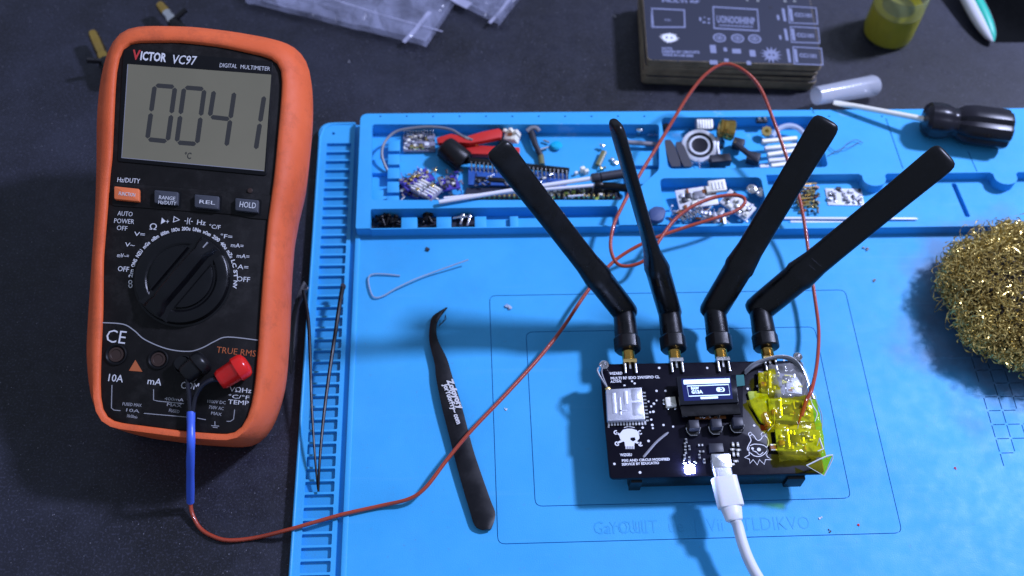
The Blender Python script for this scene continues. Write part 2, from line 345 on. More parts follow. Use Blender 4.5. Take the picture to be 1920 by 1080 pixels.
K['flux'] = mat('yellow_flux', (.33, .29, .002), .4, col2=(.46, .39, .004), ns=60, bump=.4, bs=40, spec=.2)
K['jar'] = mat('jar_glass', (.75, .78, .60), .08, trans=.9, ior=1.35)
K['tubep'] = mat('frosted_tube', (.66, .68, .76), .2, spec=1., bump=.6, bs=20, alpha=.45)
K['purple'] = mat('purple_board', (.045, .035, .30), .35, col2=(.09, .07, .40), ns=250)
K['bluepcb'] = mat('blue_board', (.015, .07, .30), .35, col2=(.03, .12, .40), ns=200)
K['gpcb'] = mat('grey_populated_board', (.13, .13, .20), .4, col2=(.30, .30, .38), ns=350)
K['wpcb'] = mat('white_board', (.66, .66, .70), .4, col2=(.80, .80, .82), ns=200)
K['disc'] = mat('cyan_disc_coating', (.01, .42, .66), .3)
K['oliv'] = mat('olive_component', (.16, .16, .07), .35)
K['grey'] = mat('grey_plastic', (.030, .030, .042), .45)
K['lgrey'] = mat('light_grey_plastic', (.22, .22, .25), .45)
K['pill'] = mat('grey_blue_rubber', (.045, .075, .19), .55)
K['sponge'] = mat('brass_wool', (.76, .58, .18), .22, metal=.5, col2=(.46, .33, .10), ns=80)
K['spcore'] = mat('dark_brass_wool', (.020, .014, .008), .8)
K['blackt'] = mat('black_coated_steel', (.004, .004, .006), .38, col2=(.006, .006, .008), grime=(.03, .03, .035), gfac=.3, spec=.3, rvar=.1)
K['sd'] = mat('screwdriver_handle', (.010, .009, .014), .30, spec=.4, rvar=.06)
K['cloth'] = mat('black_cloth', (.003, .0035, .004), .9, bump=.5, bs=60, spec=.1)
def film(name, col, gloss=.16, rough=.08, bump=.6, bs=60):
    m = bpy.data.materials.new(name); m.use_nodes = True; nt = m.node_tree; L = nt.links; b = nt.nodes['Principled BSDF']
    b.inputs['Base Color'].default_value = (*col, 1); b.inputs['Roughness'].default_value = rough; b.inputs['Specular IOR Level'].default_value = .9
    tr = nt.nodes.new('ShaderNodeBsdfTransparent'); tr.inputs[0].default_value = (*[min(1, c*1.25+.02) for c in col], 1)
    ms = nt.nodes.new('ShaderNodeMixShader'); ms.inputs[0].default_value = gloss
    geo = nt.nodes.new('ShaderNodeNewGeometry'); n = nt.nodes.new('ShaderNodeTexNoise'); n.inputs['Scale'].default_value = bs; n.inputs['Detail'].default_value = 3; L.new(geo.outputs['Position'], n.inputs['Vector'])
    bp = nt.nodes.new('ShaderNodeBump'); bp.inputs['Strength'].default_value = bump; bp.inputs['Distance'].default_value = .002; L.new(n.outputs['Fac'], bp.inputs['Height']); L.new(bp.outputs[0], b.inputs['Normal'])
    L.new(tr.outputs[0], ms.inputs[1]); L.new(b.outputs[0], ms.inputs[2]); L.new(ms.outputs[0], nt.nodes['Material Output'].inputs['Surface']); return m
K['tape'] = film('yellow_polyimide_tape', (.80, .76, .10), .10, rough=.12, bump=.9, bs=90); K['tapeo'] = film('orange_polyimide_tape', (.70, .26, .03), .25)
K['jar'] = film('jar_glass', (.76, .77, .70), .03, bump=.1)
def bag_mat():
    m = bpy.data.materials.new('clear_plastic_film'); m.use_nodes = True; nt = m.node_tree; L = nt.links; b = nt.nodes['Principled BSDF']
    b.inputs['Base Color'].default_value = (.42, .44, .62, 1); b.inputs['Roughness'].default_value = .17; b.inputs['Specular IOR Level'].default_value = 1.
    tr = nt.nodes.new('ShaderNodeBsdfTransparent'); ms = nt.nodes.new('ShaderNodeMixShader'); geo = nt.nodes.new('ShaderNodeNewGeometry')
    n = nt.nodes.new('ShaderNodeTexNoise'); n.inputs['Scale'].default_value = 45; n.inputs['Detail'].default_value = 5; L.new(geo.outputs['Position'], n.inputs['Vector'])
    mr = nt.nodes.new('ShaderNodeMapRange'); mr.inputs[1].default_value = .3; mr.inputs[2].default_value = .7; mr.inputs[3].default_value = .03; mr.inputs[4].default_value = .26
    L.new(n.outputs['Fac'], mr.inputs[0]); L.new(mr.outputs[0], ms.inputs[0]); L.new(tr.outputs[0], ms.inputs[1]); L.new(b.outputs[0], ms.inputs[2])
    L.new(ms.outputs[0], nt.nodes['Material Output'].inputs['Surface'])
    v = nt.nodes.new('ShaderNodeTexVoronoi'); v.feature = 'DISTANCE_TO_EDGE'; v.inputs['Scale'].default_value = 55; v.inputs['Randomness'].default_value = 1
    wv = nt.nodes.new('ShaderNodeVectorMath'); wv.operation = 'MULTIPLY_ADD'; wv.inputs[1].default_value = (.02, .02, .02); L.new(n.outputs['Color'], wv.inputs[0]); L.new(geo.outputs['Position'], wv.inputs[2]); L.new(wv.outputs[0], v.inputs['Vector'])
    bp = nt.nodes.new('ShaderNodeBump'); bp.inputs['Strength'].default_value = 1; bp.inputs['Distance'].default_value = .006; L.new(v.outputs['Distance'], bp.inputs['Height']); L.new(bp.outputs[0], b.inputs['Normal'])
    return m
K['clearfilm'] = film('clear_film', (.80, .80, .82), .10, bs=40)
K['bag'] = bag_mat()
K['bagseal'] = mat('bag_seal_strip', (.62, .62, .80), .3, alpha=.55)
# ================================================================ SETTING
t = MB(); t.prism(W0, [(-90, -30), (110, -30), (110, 110), (-90, 110)], -3, 0); t.build('table_top', K['table'], smooth=0, kind='structure')
# ================================================================ BLUE SILICONE MAT
MZ = .50; RZ = 1.15; FZ = .45
mat_t = thing('soldering_mat', 'large bright blue silicone repair mat with slotted edge and a parts tray along its back', 'work mat', (14, 24, 0))
XR = 37.; YB = 9.5; YT = 39.95
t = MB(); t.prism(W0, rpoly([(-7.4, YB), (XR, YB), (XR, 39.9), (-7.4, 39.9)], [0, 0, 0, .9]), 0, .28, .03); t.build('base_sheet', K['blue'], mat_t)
# slotted strip on the left
loops = [rpoly([(-7.38, YB), (-5.42, YB), (-5.42, 39.93), (-7.38, 39.93)], [0, 0, .1, .8])]
y = 38.47
while y > 10.3:
    loops.append(rrect(-6.93, y-.50, -5.62, y, .06, 2)); y -= .606
loops.append(circ(-6.6, 39.15, .09, 10))
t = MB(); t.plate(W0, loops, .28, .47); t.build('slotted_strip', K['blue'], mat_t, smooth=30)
t = MB(); t.tube([(-7.30, YB, .47), (-7.30, 38.9, .47), (-7.15, 39.5, .47), (-6.7, 39.82, .47), (-5.45, 39.82, .47)], .07, 8); t.build('strip_lip', K['blue'], mat_t)
# main work surface with its moulded grooves
mz = ZF(MZ)
def ring(poly, d): return [poly, inset(poly, d)]
A = [mz.pix(*q) for q in ((917, 553), (1585, 543), (1693, 1000), (927, 1027))]
Ax0, Ax1, Ay0, Ay1 = A[0][0], A[1][0], A[2][1], A[1][1]
Bx0, Bx1, By0, By1 = mz.pix(1003, 950)[0], mz.pix(1597, 937)[0], mz.pix(1003, 950)[1], mz.pix(986, 622)[1]
g = .036
main = [[(-5.15, YB), (XR, YB), (XR, 32.36), (-5.15, 32.36)]]
main += ring(rrect(Ax0, Ay0, Ax1, Ay1, .35), g)
main += ring(rrect(Bx0, By0, Bx1, By1, .35), g)
for i in range(7):                                                   # measuring grid on the right
    for j in range(8):
        x0 = 24.9+i*.72; y0 = 19.0+j*.72
        if (i*7+j*5) % 11 in (3, 7): continue
        main.append([(x0, y0), (x0+.045, y0), (x0+.045, y0+.60), (x0, y0+.60)]); main.append([(x0+.10, y0+.62), (x0+.66, y0+.62), (x0+.66, y0+.66), (x0+.10, y0+.66)])
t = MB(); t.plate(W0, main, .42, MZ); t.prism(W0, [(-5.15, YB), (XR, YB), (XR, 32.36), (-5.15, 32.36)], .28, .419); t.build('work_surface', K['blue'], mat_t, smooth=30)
t = MB(); t.box(W0, -5.17, YB, MZ-.05, -4.92, 32.36, MZ+.07, .03); t.build('side_lip', K['blue'], mat_t)
t = MB()
t.textpx(mz, 'CarOUIT  ue  |  Vii  LTLDIKVO', (1112, 1002), (1520, 992), 26, ex=.010, bold=-.012)
t.textpx(mz, 'GaYOUIL', (1113, 1001), (1215, 1000), 24, ex=.012, bold=-.015)
t.build('moulded_lettering', K['bluetext'], mat_t)
# tray
rz = ZF(RZ)
def rr(x0, y0, x1, y1, r=.25):                                       # rounded rectangle from the pixels of its sides
    ym = (y0+y1)/2; xm = (x0+x1)/2
    return rrect(rz.pix(x0, ym)[0], rz.pix(xm, y1)[1], rz.pix(x1, ym)[0], rz.pix(xm, y0)[1], r)
WA = rpoly([rz.pix(*q) for q in ((1236, 318), (1236, 233), (697, 233), (696, 375), (1174, 375))], .22); WC = rr(1240+6, 219, 1542, 315, .3); WD = rr(1243, 333, 1436, 424, .3); WB = rr(694, 389, 1160, 427, .12)
e0 = rz.pix(1447, 380)[0]; ey1 = rz.pix(1600, 326)[1]; ey0 = rz.pix(1600, 427)[1]
def bump(x, r=.62): return [(x+r*1.25, ey1), (x+r, ey1-.12)]+[(x+r*math.cos(a), ey1-.35-r*.75*math.sin(a)) for a in np.linspace(0.1, math.pi-.1, 9)]+[(x-r, ey1-.12), (x-r*1.25, ey1)]
b1 = rz.pix(1638, 330)[0]; b2 = rz.pix(1885, 330)[0]
WE = [(e0, ey0), (XR-.8, ey0), (XR-.8, ey1)]+bump(b2)+bump(b1)+[(e0, ey1)]
rim = [rpoly([(-5.1, 32.35), (XR, 32.35), (XR, 39.95), (-5.1, 39.95)], [.1, 0, 0, .45]), WA, WB, WC, WD, WE]
for k in range(24):
    if not (11 <= k <= 16): 
        c = rz.pix(713+49.5*k, 218); rim.append(circ(c[0], c[1], .055, 8))
def gl(a, b, wd=.05):
    a = np.array(rz.pix(*a)); b = np.array(rz.pix(*b)); n = nrm((b-a)[::1]); n = np.array([-n[1], n[0]])*wd/2
    return [tuple(a+n), tuple(a-n), tuple(b-n), tuple(b+n)]
rim += [gl((1661, 222), (1693, 316)), gl((1815, 284), (1832, 322)), gl((1521, 202), (1526, 213))]
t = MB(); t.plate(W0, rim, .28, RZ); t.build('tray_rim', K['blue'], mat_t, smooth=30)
# floors of the wells, steps and dividers
t = MB()
t.box(W0, -4.6, 33.4, .28, 8.9, 39.5, .34)
c = P(1787, 345, .46); d = P(1814, 408, .46)
t.plate(W0, [[(e0-.1, ey0-.05), (XR-.7, ey0-.05), (XR-.7, ey1+.05), (e0-.1, ey1+.05)], rpoly([(c[0]-.14, c[1]), (d[0]-.14, d[1]), (d[0]+.14, d[1]), (c[0]+.14, c[1])], .1)], .281, .52)
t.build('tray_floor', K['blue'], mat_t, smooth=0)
t = MB()
bx0, bx1 = WB[0][0], rz.pix(1160, 410)[0]; by0 = rz.pix(900, 427)[1]; by1 = rz.pix(900, 389)[1]
for a, b_, h in ((752, 782, 1.0), (818, 846, 1.0), (890, 912, 1.0), (956, 972, .98)):
    t.box(W0, rz.pix(a, 410)[0], by0, .3, rz.pix(b_, 410)[0], by1-.45, h, .04)
t.box(W0, rz.pix(972, 410)[0], by0, .3, bx1, by1-.45, .80, .04); t.box(W0, rz.pix(912, 410)[0], by0, .3, rz.pix(956, 410)[0], by1-.45, .72, .03)
t.build('pocket_divider', K['blue'], mat_t)
t = MB()
sx0 = rz.pix(697, 300)[0]; sx = rz.pix(726, 300)[0]; sx2 = rz.pix(745, 300)[0]
for k in range(5):
    yy = 38.3-k*.92; t.box(W0, sx, yy-.72, .3, sx2+.1, yy, .86, .05)
for k, yy in enumerate((37.2, 35.2)): t.box(W0, sx0-.05, yy-.9, .3, sx, yy, .62, .05)
t.build('tray_step', K['blue'], mat_t); t = MB()
x1 = rz.pix(1236, 300)[0]
for k in range(3): t.box(W0, x1-1.75+k*.12, 34.2+k*1.15, .3, x1+.02, 35.2+k*1.15, .52+k*.12, .04)
t.build('tray_step', K['blue'], mat_t)
# ================================================================ MULTIMETER
mo = P(335, 830, 3.4)
an = math.radians(20)
m0 = Frame(mo, (1, 0, 0), (0, -math.sin(an), math.cos(an)))
a = m0.pix(240, 121); b = m0.pix(510, 142)
m0 = Frame(mo, m0.p(*b)-m0.p(*a), m0.z)
meter = thing('multimeter', 'black digital multimeter in an orange rubber holster, propped up and reading 0041', 'multimeter', (mo[0], mo[1], 0))
fo = [(225, 85), (244, 80), (339, 79), (418, 88), (512, 109), (532, 126), (528, 189), (515, 330), (503, 417), (494, 514), (487, 612), (486, 643), (476, 753), (460, 802), (443, 816), (354, 810), (231, 794), (203, 790), (187, 769), (189, 671), (193, 590), (194, 487), (203, 375), (207, 320), (210, 302), (218, 126)]
oo = [(191, 126), (207, 85), (226, 62), (257, 50), (370, 52), (465, 64), (537, 77), (569, 98), (584, 132), (586, 205), (581, 267), (572, 340), (558, 389), (547, 445), (542, 514), (540, 598), (538, 643), (531, 733), (509, 794), (484, 826), (460, 836), (354, 830), (252, 816), (203, 798), (174, 765), (162, 680), (166, 614), (174, 514), (181, 403), (183, 320), (181, 220), (185, 173)]
mc = np.array(m0.pix(350, 440))
def polar(poly, n=120):
    p = [np.array(q)-mc for q in poly]; out = []
    for k in range(n):
        a = 2*math.pi*k/n; d = np.array([math.cos(a), math.sin(a)]); best = 0
        for i in range(len(p)):
            s = p[i-1]; e = p[i]-s; den = d[0]*e[1]-d[1]*e[0]
            if abs(den) < 1e-9: continue
            tt = (s[0]*e[1]-s[1]*e[0])/den; uu = (s[0]*d[1]-s[1]*d[0])/den
            if tt > 0 and -1e-6 <= uu <= 1+1e-6: best = max(best, tt)
        out.append(tuple(mc+d*best))
    return out
def smooth2(poly, it=2):
    p = np.array(poly)
    for _ in range(it): p = (np.roll(p, 1, 0)+2*p+np.roll(p, -1, 0))/4
    return [tuple(q) for q in p]
NF = 160
fpl = smooth2(polar(m0.pixs(fo), NF)); opl = smooth2(polar(m0.pixs(oo, -1.1), NF), 3)
mixp = lambda A, B, k: [(x[0]*(1-k)+y_[0]*k, x[1]*(1-k)+y_[1]*k) for x, y_ in zip(A, B)]
fin = inset(fpl, -.02)
lipp = inset(fpl, -.26)
rings_ = [(inset(fpl, .03), -.25), (fpl, .10), (inset(fpl, -.07), .17), (lipp, .17), (mixp(lipp, opl, .35), .02), (mixp(lipp, opl, .75), -.45), (opl, -1.15), (mixp(opl, lipp, .06), -2.0), (mixp(opl, lipp, .25), -3.1), (mixp(opl, lipp, .6), -3.45)]
t = MB(); t.rings([[m0.p(a, b, w_) for a, b in pl] for pl, w_ in rings_], cap0=False); t.build('holster', K['orange'], meter, smooth=50)
t = MB(); t.prism(m0, inset(fpl, .02), -.35, 0.0, .03)
t.build('front_panel', K['face'], meter)
# prop stand behind
t = MB(); q0 = m0.p(*m0.pix(310, 330), -3.4); q1 = m0.p(*m0.pix(430, 340), -3.4)
ft = [q0*1., q1*1.]; yb = mo[1]+17.5
for q, xx in ((q0, 0), (q1, 0)): pass
stf = [q0, q1, np.array([q1[0], yb, .15]), np.array([q0[0], yb, .15])]; nn = nrm(np.cross(stf[1]-stf[0], stf[3]-stf[0]))*.3
t.rings([[p-nn for p in stf], [p for p in stf]]); t.build('prop_stand', K['black'], meter)
# display
def mp(pts, w_=0): return m0.pixs(pts, w_)
t = MB(); t.prism(m0, rpoly(mp([(232, 92), (512, 116), (500, 330), (221, 303)]), .12), 0, .055, .025); t.build('display_bezel', K['gface'], meter)
lcd = t = MB(); t.prism(m0, mp([(240, 121), (509, 141), (496, 322), (228, 297)]), .05, .062); lcdo = t.build('display', K['lcd'], meter, smooth=0)
t = MB(); t.line(m0, mp([(240.5, 122), (229, 296.5), (495, 321)]), .035, .062, .070); t.build('display_edge_reflection', K['lgrey'], meter)  # light grey line painting the reflection along the left and lower glass edges
def segq(a, b, wd=.21, wz=.064):
    t = MB(); A_ = np.array(m0.pix(*a)); B_ = np.array(m0.pix(*b)); d = nrm(B_-A_); n = np.array([-d[1], d[0]])*wd/2
    t.prism(m0, [tuple(A_+d*.03), tuple(A_+d*.12+n), tuple(B_-d*.12+n), tuple(B_-d*.03), tuple(B_-d*.12-n), tuple(A_+d*.12-n)], .055, wz); return t
def digit(tl, tr, bl, br, on):
    tl, tr, bl, br = [np.array(q, float) for q in (tl, tr, bl, br)]; ml = (tl+bl)/2; mr = (tr+br)/2
    S_ = {'a': (tl, tr), 'f': (tl, ml), 'b': (tr, mr), 'g': (ml, mr), 'e': (ml, bl), 'c': (mr, br), 'd': (bl, br)}
    for k in on:
        segq(*S_[k]).build('display_segment', K['seg'], lcdo, smooth=0)
digit((291, 161), (329, 164), (277, 262), (315, 266), 'abcdef')
digit((346, 165), (384, 168), (332, 268), (370, 271), 'abcdef')
digit((402, 170), (440, 173), (386, 270), (425, 276), 'fgbc')
digit((455, 178), (496, 180), (440, 276), (480, 282), 'bc')
t = MB(); t.textpx(m0, '°C', (345, 297), (358, 298), 12, w0=.06, bold=.01); t.build('display_unit_mark', K['seg'], lcdo, smooth=0)
# lettering
t = MB()
t.m(1).textpx(m0, 'V', (248, 111), (262, 112), 18, w0=.056, bold=.03)
t.m(0).textpx(m0, 'ICTOR', (262, 112), (311, 116), 16, w0=.056, bold=.03)
t.textpx(m0, 'VC97', (321, 119), (368, 122), 17, w0=.056, bold=.006, slant=.15)
t.textpx(m0, 'DIGITAL', (411, 126), (444, 128), 8, w0=.056, bold=-.01); t.textpx(m0, 'MULTIMETER', (450, 129), (506, 133), 8, w0=.056, bold=-.01)
t.textpx(m0, 'Hz/DUTY', (219, 341), (262, 344), 9)
t.textpx(m0, 'AUTO', (220, 404), (248, 406), 9, bold=-.01); t.textpx(m0, 'POWER', (213, 418), (251, 420), 9, bold=-.01); t.textpx(m0, 'OFF', (218, 431), (238, 433), 9, bold=-.01)
lab = [('OFF', 229, 508, 21, 11), ('mV~=', 228, 482, 22, 9), ('V~', 243, 462, 18, 9), ('V=', 254, 442, 20, 9), ('Ω', 282, 430, 14, 13), ('►+', 304, 419, 15, 11), ('▷', 326, 416, 14, 11), ('-|(-', 348, 417, 16, 11), ('Hz', 371, 421, 17, 11), ('°C/F', 394, 428, 22, 9), ('°F=', 415, 446, 23, 9), ('mA=', 435, 463, 24, 9), ('mA=', 446, 483, 24, 9), ('A=', 448, 504, 20, 10), ('OFF', 446, 527, 25, 11)]
for s_, x, y_, wd, h in lab: t.textpx(m0, s_, (x-9 if x < 250 else x-3, y_), (x-9+wd if x < 250 else x-3+wd, y_+wd*.09), h*.88)
dc = np.array(m0.pix(343.5, 523)); dr = abs(m0.pix(433.5, 523)[0]-dc[0])
scale_txt = ['CO', '2m', 'ONS', 'NZU', 'mGo', 'oiBm', '600m', '10Ou', '20Ou', 'UNm', 'wOum', '200', '40u', 'mZu', 'LC', 'ST', 'NV']
for k, s_ in enumerate(scale_txt):
    an_ = math.radians(190-k*12.0); R_ = dr*1.098
    t.text(m0, s_, dc[0]+R_*math.cos(an_), dc[1]+R_*math.sin(an_),   .165, wd=.37, ang=math.degrees(an_)-90, center=True, bold=.03)
t.textpx(m0, 'CE', (196, 641), (234, 645), 25, bold=-.005)
t.textpx(m0, '10A', (199, 714), (230, 717), 14); t.textpx(m0, 'mA', (275, 720), (302, 723), 13); t.textpx(m0, 'COM', (338, 728), (372, 731), 13)
t.textpx(m0, 'VΩHz', (430, 734), (471, 737), 9); t.textpx(m0, '°C/°F', (427, 746), (467, 749), 7); t.textpx(m0, 'TEMP', (427, 757), (466, 760), 8.5)
t.build('white_lettering', [K['print'], K['printr']], meter, smooth=0)
t = MB(); t.textpx(m0, 'TRUE RMS', (405, 661), (479, 669), 12, bold=-.004)
t.build('orange_lettering', K['printo'], meter, smooth=0)
t = MB()
def pl(pts, wd=.03, w1=.012, closed=False): t.line(m0, mp(pts), wd, 0, w1, closed)
pl([(210, 722), (209, 765), (214, 769), (226, 770)]); pl([(288, 730), (288, 750), (296, 752), (345, 757)]); pl([(270, 775), (350, 782)]); pl([(440, 768), (438, 786), (432, 790), (425, 790)]); pl([(370, 784), (386, 787)])
for (x, y_, r_) in ((247, 760, ('FUSED MAX', '10A', '10s/30min')), (326, 750, ('400mA', 'MAX', 'FUSED')), (405, 755, ('1000V DC', '750V AC', 'MAX'))):
    for k, s_ in enumerate(r_): t.textpx(m0, s_, (x-18+k*4, y_+k*11), (x+18-k*4, y_+k*11+3), 6)
pl([(403, 790), (403, 798)]); pl([(396, 798), (411, 799)]); pl([(399, 801), (408, 802)])
t.build('grey_lettering', K['printd'], meter, smooth=0)
t = MB(); cu_ = spline([np.array(q) for q in mp([(191, 605), (231, 608), (252, 620), (272, 637), (313, 654), (354, 659), (380, 652), (403, 640), (427, 632), (484, 638)])], 5)
t.line(m0, cu_, .045, 0, .02)
t.build('panel_border', K['printd'], meter)
# key row
t = MB(); t.prism(m0, rpoly(mp([(211, 343), (512, 366), (508, 413), (470, 410), (440, 403), (209, 386)]), .15), 0, .05, .04); t.build('key_row_panel', K['face'], meter)
for i, (qd, txt) in enumerate([([(217, 352), (264, 357), (264, 381), (217, 376)], 'MODE'), ([(292, 359), (337, 363), (336, 388), (292, 383)], 'HOLD'), ([(367, 367), (413, 371), (412, 396), (367, 391)], 'MAX'), ([(443, 374), (487, 378), (486, 402), (443, 397)], 'HOLD')]):
    txt = ('FUNCTION', 'RANGE', 'REL', 'HOLD')[i]
    t = MB(); t.prism(m0, rpoly(mp([(a-3, b-3) for a, b in qd[:1]]+[(qd[1][0]+4, qd[1][1]-3), (qd[2][0]+4, qd[2][1]+4), (qd[3][0]-3, qd[3][1]+4)]), .08), .05, .058); t.build('key_recess', K['gface'], meter)
    t = MB(); t.prism(m0, rpoly(mp(qd), .07), .04, .26, .05)
    kb = t.build('key', K['obtn'] if i == 0 else K['gbtn'], meter)
    t = MB(); x0, y0 = qd[0]
    t.textpx(m0, txt, (x0+5, y0+14), (x0+36, y0+17), 7 if i < 3 else 11, w0=.262); 
    if i == 1: t.textpx(m0, 'Hz/DUTY', (x0+4, y0+23), (x0+38, y0+26), 7, w0=.262)
    t.build('key_lettering', K['print'], kb, smooth=0)
t = MB(); t.lathe(m0.sub(*m0.pix(469, 358)), [(.001, .05), (.12, .05), (.10, .07), (.001, .075)], 12); t.build('indicator_dot', K['hole'], meter)
# rotary dial
df = m0.sub(dc[0], dc[1])
t = MB(); t.lathe(df, [(dr*1.03, 0), (dr*1.03, .03), (dr*.99, .05), (dr*.96, .30), (dr*.93, .34), (dr*.75, .36), (dr*.70, .30), (.01, .30)], 64)
dial = t.build('rotary_dial', K['knob'], meter, smooth=30)
t = MB(); aa = math.degrees(math.atan2(m0.pix(405, 468)[1]-m0.pix(300, 592)[1], m0.pix(405, 468)[0]-m0.pix(300, 592)[0])); hf = df.sub(0, 0, 0, aa)
r0 = dr*.92; R = []
for k in range(15):
    s_ = -1+2*k/14; hw = .30-.03*abs(s_)+(.10 if abs(s_) > .8 else 0); h = .88-.30*max(0, abs(s_)-.55)/.45
    R.append([hf.p(s_*r0, b_, c_) for b_, c_ in ((-hw-.42, .30), (-hw-.10, .42), (-hw, h-.08), (-hw+.08, h), (hw-.08, h), (hw, h-.08), (hw+.10, .42), (hw+.42, .30))])
t.rings(R); t.build('dial_grip', K['knob'], dial, smooth=25)
t = MB()
for sg in (1, -1):
    q = [(dr*.66*math.cos(a_), dr*.66*math.sin(a_)) for a_ in np.linspace(math.radians(28 if sg > 0 else 208), math.radians(152 if sg > 0 else 332), 20)]
    t.prism(hf, q, .30, .44, .05)
t.build('dial_lobe', K['knob'], dial, smooth=25)
t = MB(); t.line(hf, [(r0*.62, 0), (r0*.98, 0)], .05, .6, .70); t.build('dial_pointer', K['printd'], dial)
# jacks
for (x, y_, r_) in ((218, 665, 20), (297, 674, 19), (344, 684, 18), (436, 694, 18)):
    c = m0.pix(x, y_); r_ = r_/43.*.9
    jf = m0.sub(*c); t = MB(); t.lathe(jf, [(r_*1.12, 0), (r_*1.10, .07), (r_*.98, .09), (r_*.80, .03), (r_*.78, .015)], 28); jk = t.build('input_jack', K['gface'], meter)
    t = MB(); t.lathe(jf, [(r_*.78, .0), (r_*.76, .05), (r_*.56, .05), (r_*.50, .02), (r_*.2, .02), (.01, .02)], 20); t.build('jack_bore', K['hole'], jk)
t = MB(); t.prism(m0, mp([(242, 695), (267, 697), (254, 675)]), 0, .015); t.build('warning_mark', K['printo'], meter)

# ================================================================ TEST LEAD
lead = thing('test_lead', 'red brown wire looping from the multimeter plugs across the blue mat to the black board', 'test lead', P(357, 900, 0))
def plug(c0, c1, r, mat_, wl=.55):
    a = m0.p(*m0.pix(*c0, wl), wl); b = m0.p(*m0.pix(*c1, wl), wl); f = axf(a, b); L = np.linalg.norm(b-a); t = MB()
    t.lathe(f, [(.01, -.10), (r*.5, -.08), (r*.85, 0), (r, .12), (r*1.02, L*.35), (r*.88, L*.42), (r*.84, L*.9), (r*.72, L), (r*.45, L+.02), (r*.4, L-.1), (.01, L-.1)], 22)
    return t, f, L
t, f, L = plug((462, 682), (411, 714), .54, None); pr = t.build('banana_plug', K['red'], lead, label='glossy red banana plug')
t = MB(); jp = m0.p(*m0.pix(440, 695), 0); t.tube([jp, jp+m0.z*.5], .3, 12); t.build('plug_stem', K['red'], pr)
t, f, L = plug((384, 674), (346, 705), .53, None); pb = t.build('banana_plug', K['black'], lead, label='glossy black banana plug')
t = MB(); jp = m0.p(*m0.pix(345, 684), 0); t.tube([jp, jp+m0.z*.5], .3, 12); t.build('plug_stem', K['black'], pb)
F_ = lambda x, y_, w_: m0.p(*m0.pix(x, y_, w_), w_)
t = MB(); t.tube(spline([F_(412, 712, .6), F_(395, 713, .75), F_(378, 724, .7), F_(366, 745, .5), F_(361, 775, .35)]), .10, 8); t.build('tail_wire', K['wblack'], lead)
t = MB(); t.tube(spline([F_(353, 702, .6), F_(352, 720, .6), F_(355, 745, .5), F_(357, 775, .35)]), .10, 8); t.build('tail_wire', K['wblack'], lead)
sl = spline([F_(358, 772, .33), F_(358, 800, .35), P(358, 832, 3.75), P(357, 866, 2.9), P(357, 904, 1.7), P(357, 941, .55)], 6)
t = MB(); t.tube(sl, [.178+.006*math.sin(i*.8) for i in range(len(sl))], 10); t.build('heatshrink_sleeve', K['sleeve'], lead)
wp = [P(357, 938, .55), P(360, 962, .3), P(375, 990, .12), P(400, 1006, .12), P(430, 1013, .12), P(480, 1008, .12), P(545, 992, .6), P(640, 965, .66), P(715, 948, .66), P(768, 935, .9), P(800, 912, 1.1), P(838, 862, 1.2), P(885, 806, 1.35), P(950, 738, 1.3), P(1010, 672, 1.2), P(1055, 615, 1.2), P(1095, 555, 1.4), P(1125, 517, 1.5), P(1160, 483, 1.6), P(1215, 452, 1.9), P(1280, 428, 2.0), P(1345, 408, 2.1), P(1382, 394, 2.1), P(1397, 378, 2.2), P(1385, 367, 2.2), P(1345, 369, 2.2), P(1300, 386, 2.2), P(1265, 412, 2.1), P(1240, 445, 2.0), P(1215, 483, 1.8), P(1185, 498, 1.6), P(1158, 495, 1.6), P(1145, 465, 1.7), P(1150, 425, 1.8), P(1165, 390, 2.0), P(1195, 335, 2.3), P(1240, 262, 2.8), P(1290, 180, 3.6), P(1325, 138, 4.1), P(1360, 120, 4.3), P(1395, 133, 4.3), P(1425, 165, 4.0), P(1450, 225, 3.6), P(1475, 295, 3.0), P(1497, 365, 2.5), P(1510, 430, 2.0), P(1519, 500, 1.7), P(1528, 560, 1.5), P(1535, 620, 1.6), P(1532, 680, 2.2), P(1522, 730, 2.9), P(1512, 750, 2.85), P(1503, 780, 2.7)]
t = MB(); sp = spline(wp, 6); t.tube(sp, .092, 8, ell=1.25); t.build('wire', K['wred'], lead, smooth=60)
# ================================================================ RADIO BOARD
BZ = 2.20
b0 = ZF(BZ)
board = thing('circuit_board', 'black wireless circuit board with lit display, four antennas and white cable, on the blue mat', 'circuit board', P(1330, 800, MZ))
X0, Y1 = P(1124, 683, BZ)[:2]; X1 = 15.95; Y0 = P(1150, 897, BZ)[1]
t = MB(); t.prism(W0, rrect(X0, Y0, X1, Y1, .22), BZ-.16, BZ, .012); t.build('board_substrate', K['pcb'], board)
t = MB()
t.prism(W0, rrect(X0+.9, Y0+.0, X1-.75, Y1-1.0, .15), 1.15, BZ-.18, .06); t.prism(W0, rrect(X0+1.1, Y0+.25, X1-1.0, Y1-1.3, .15), MZ+.01, 1.15, .05)
t.box(W0, X0+.95, Y0-.10, 1.0, X0+1.45, Y0+.3, 1.9, .05); t.box(W0, X1-1.6, Y0-.12, 1.0, X1-.8, Y0+.3, 1.9, .05)
t.build('battery_holder', K['black'], board)
def bp(pts, w_=0): return b0.pixs(pts, w_)
t = MB()
t.textpx(b0, 'WiZARD', (1143, 703), (1167, 702), 5.0, bold=.03); t.textpx(b0, 'MULTI RF SDO 2W/GPIO CL', (1145, 712), (1237, 709), 5.0, bold=.03); t.textpx(b0, 'ACTIVE', (1145, 718), (1165, 717), 4.2, bold=.03)
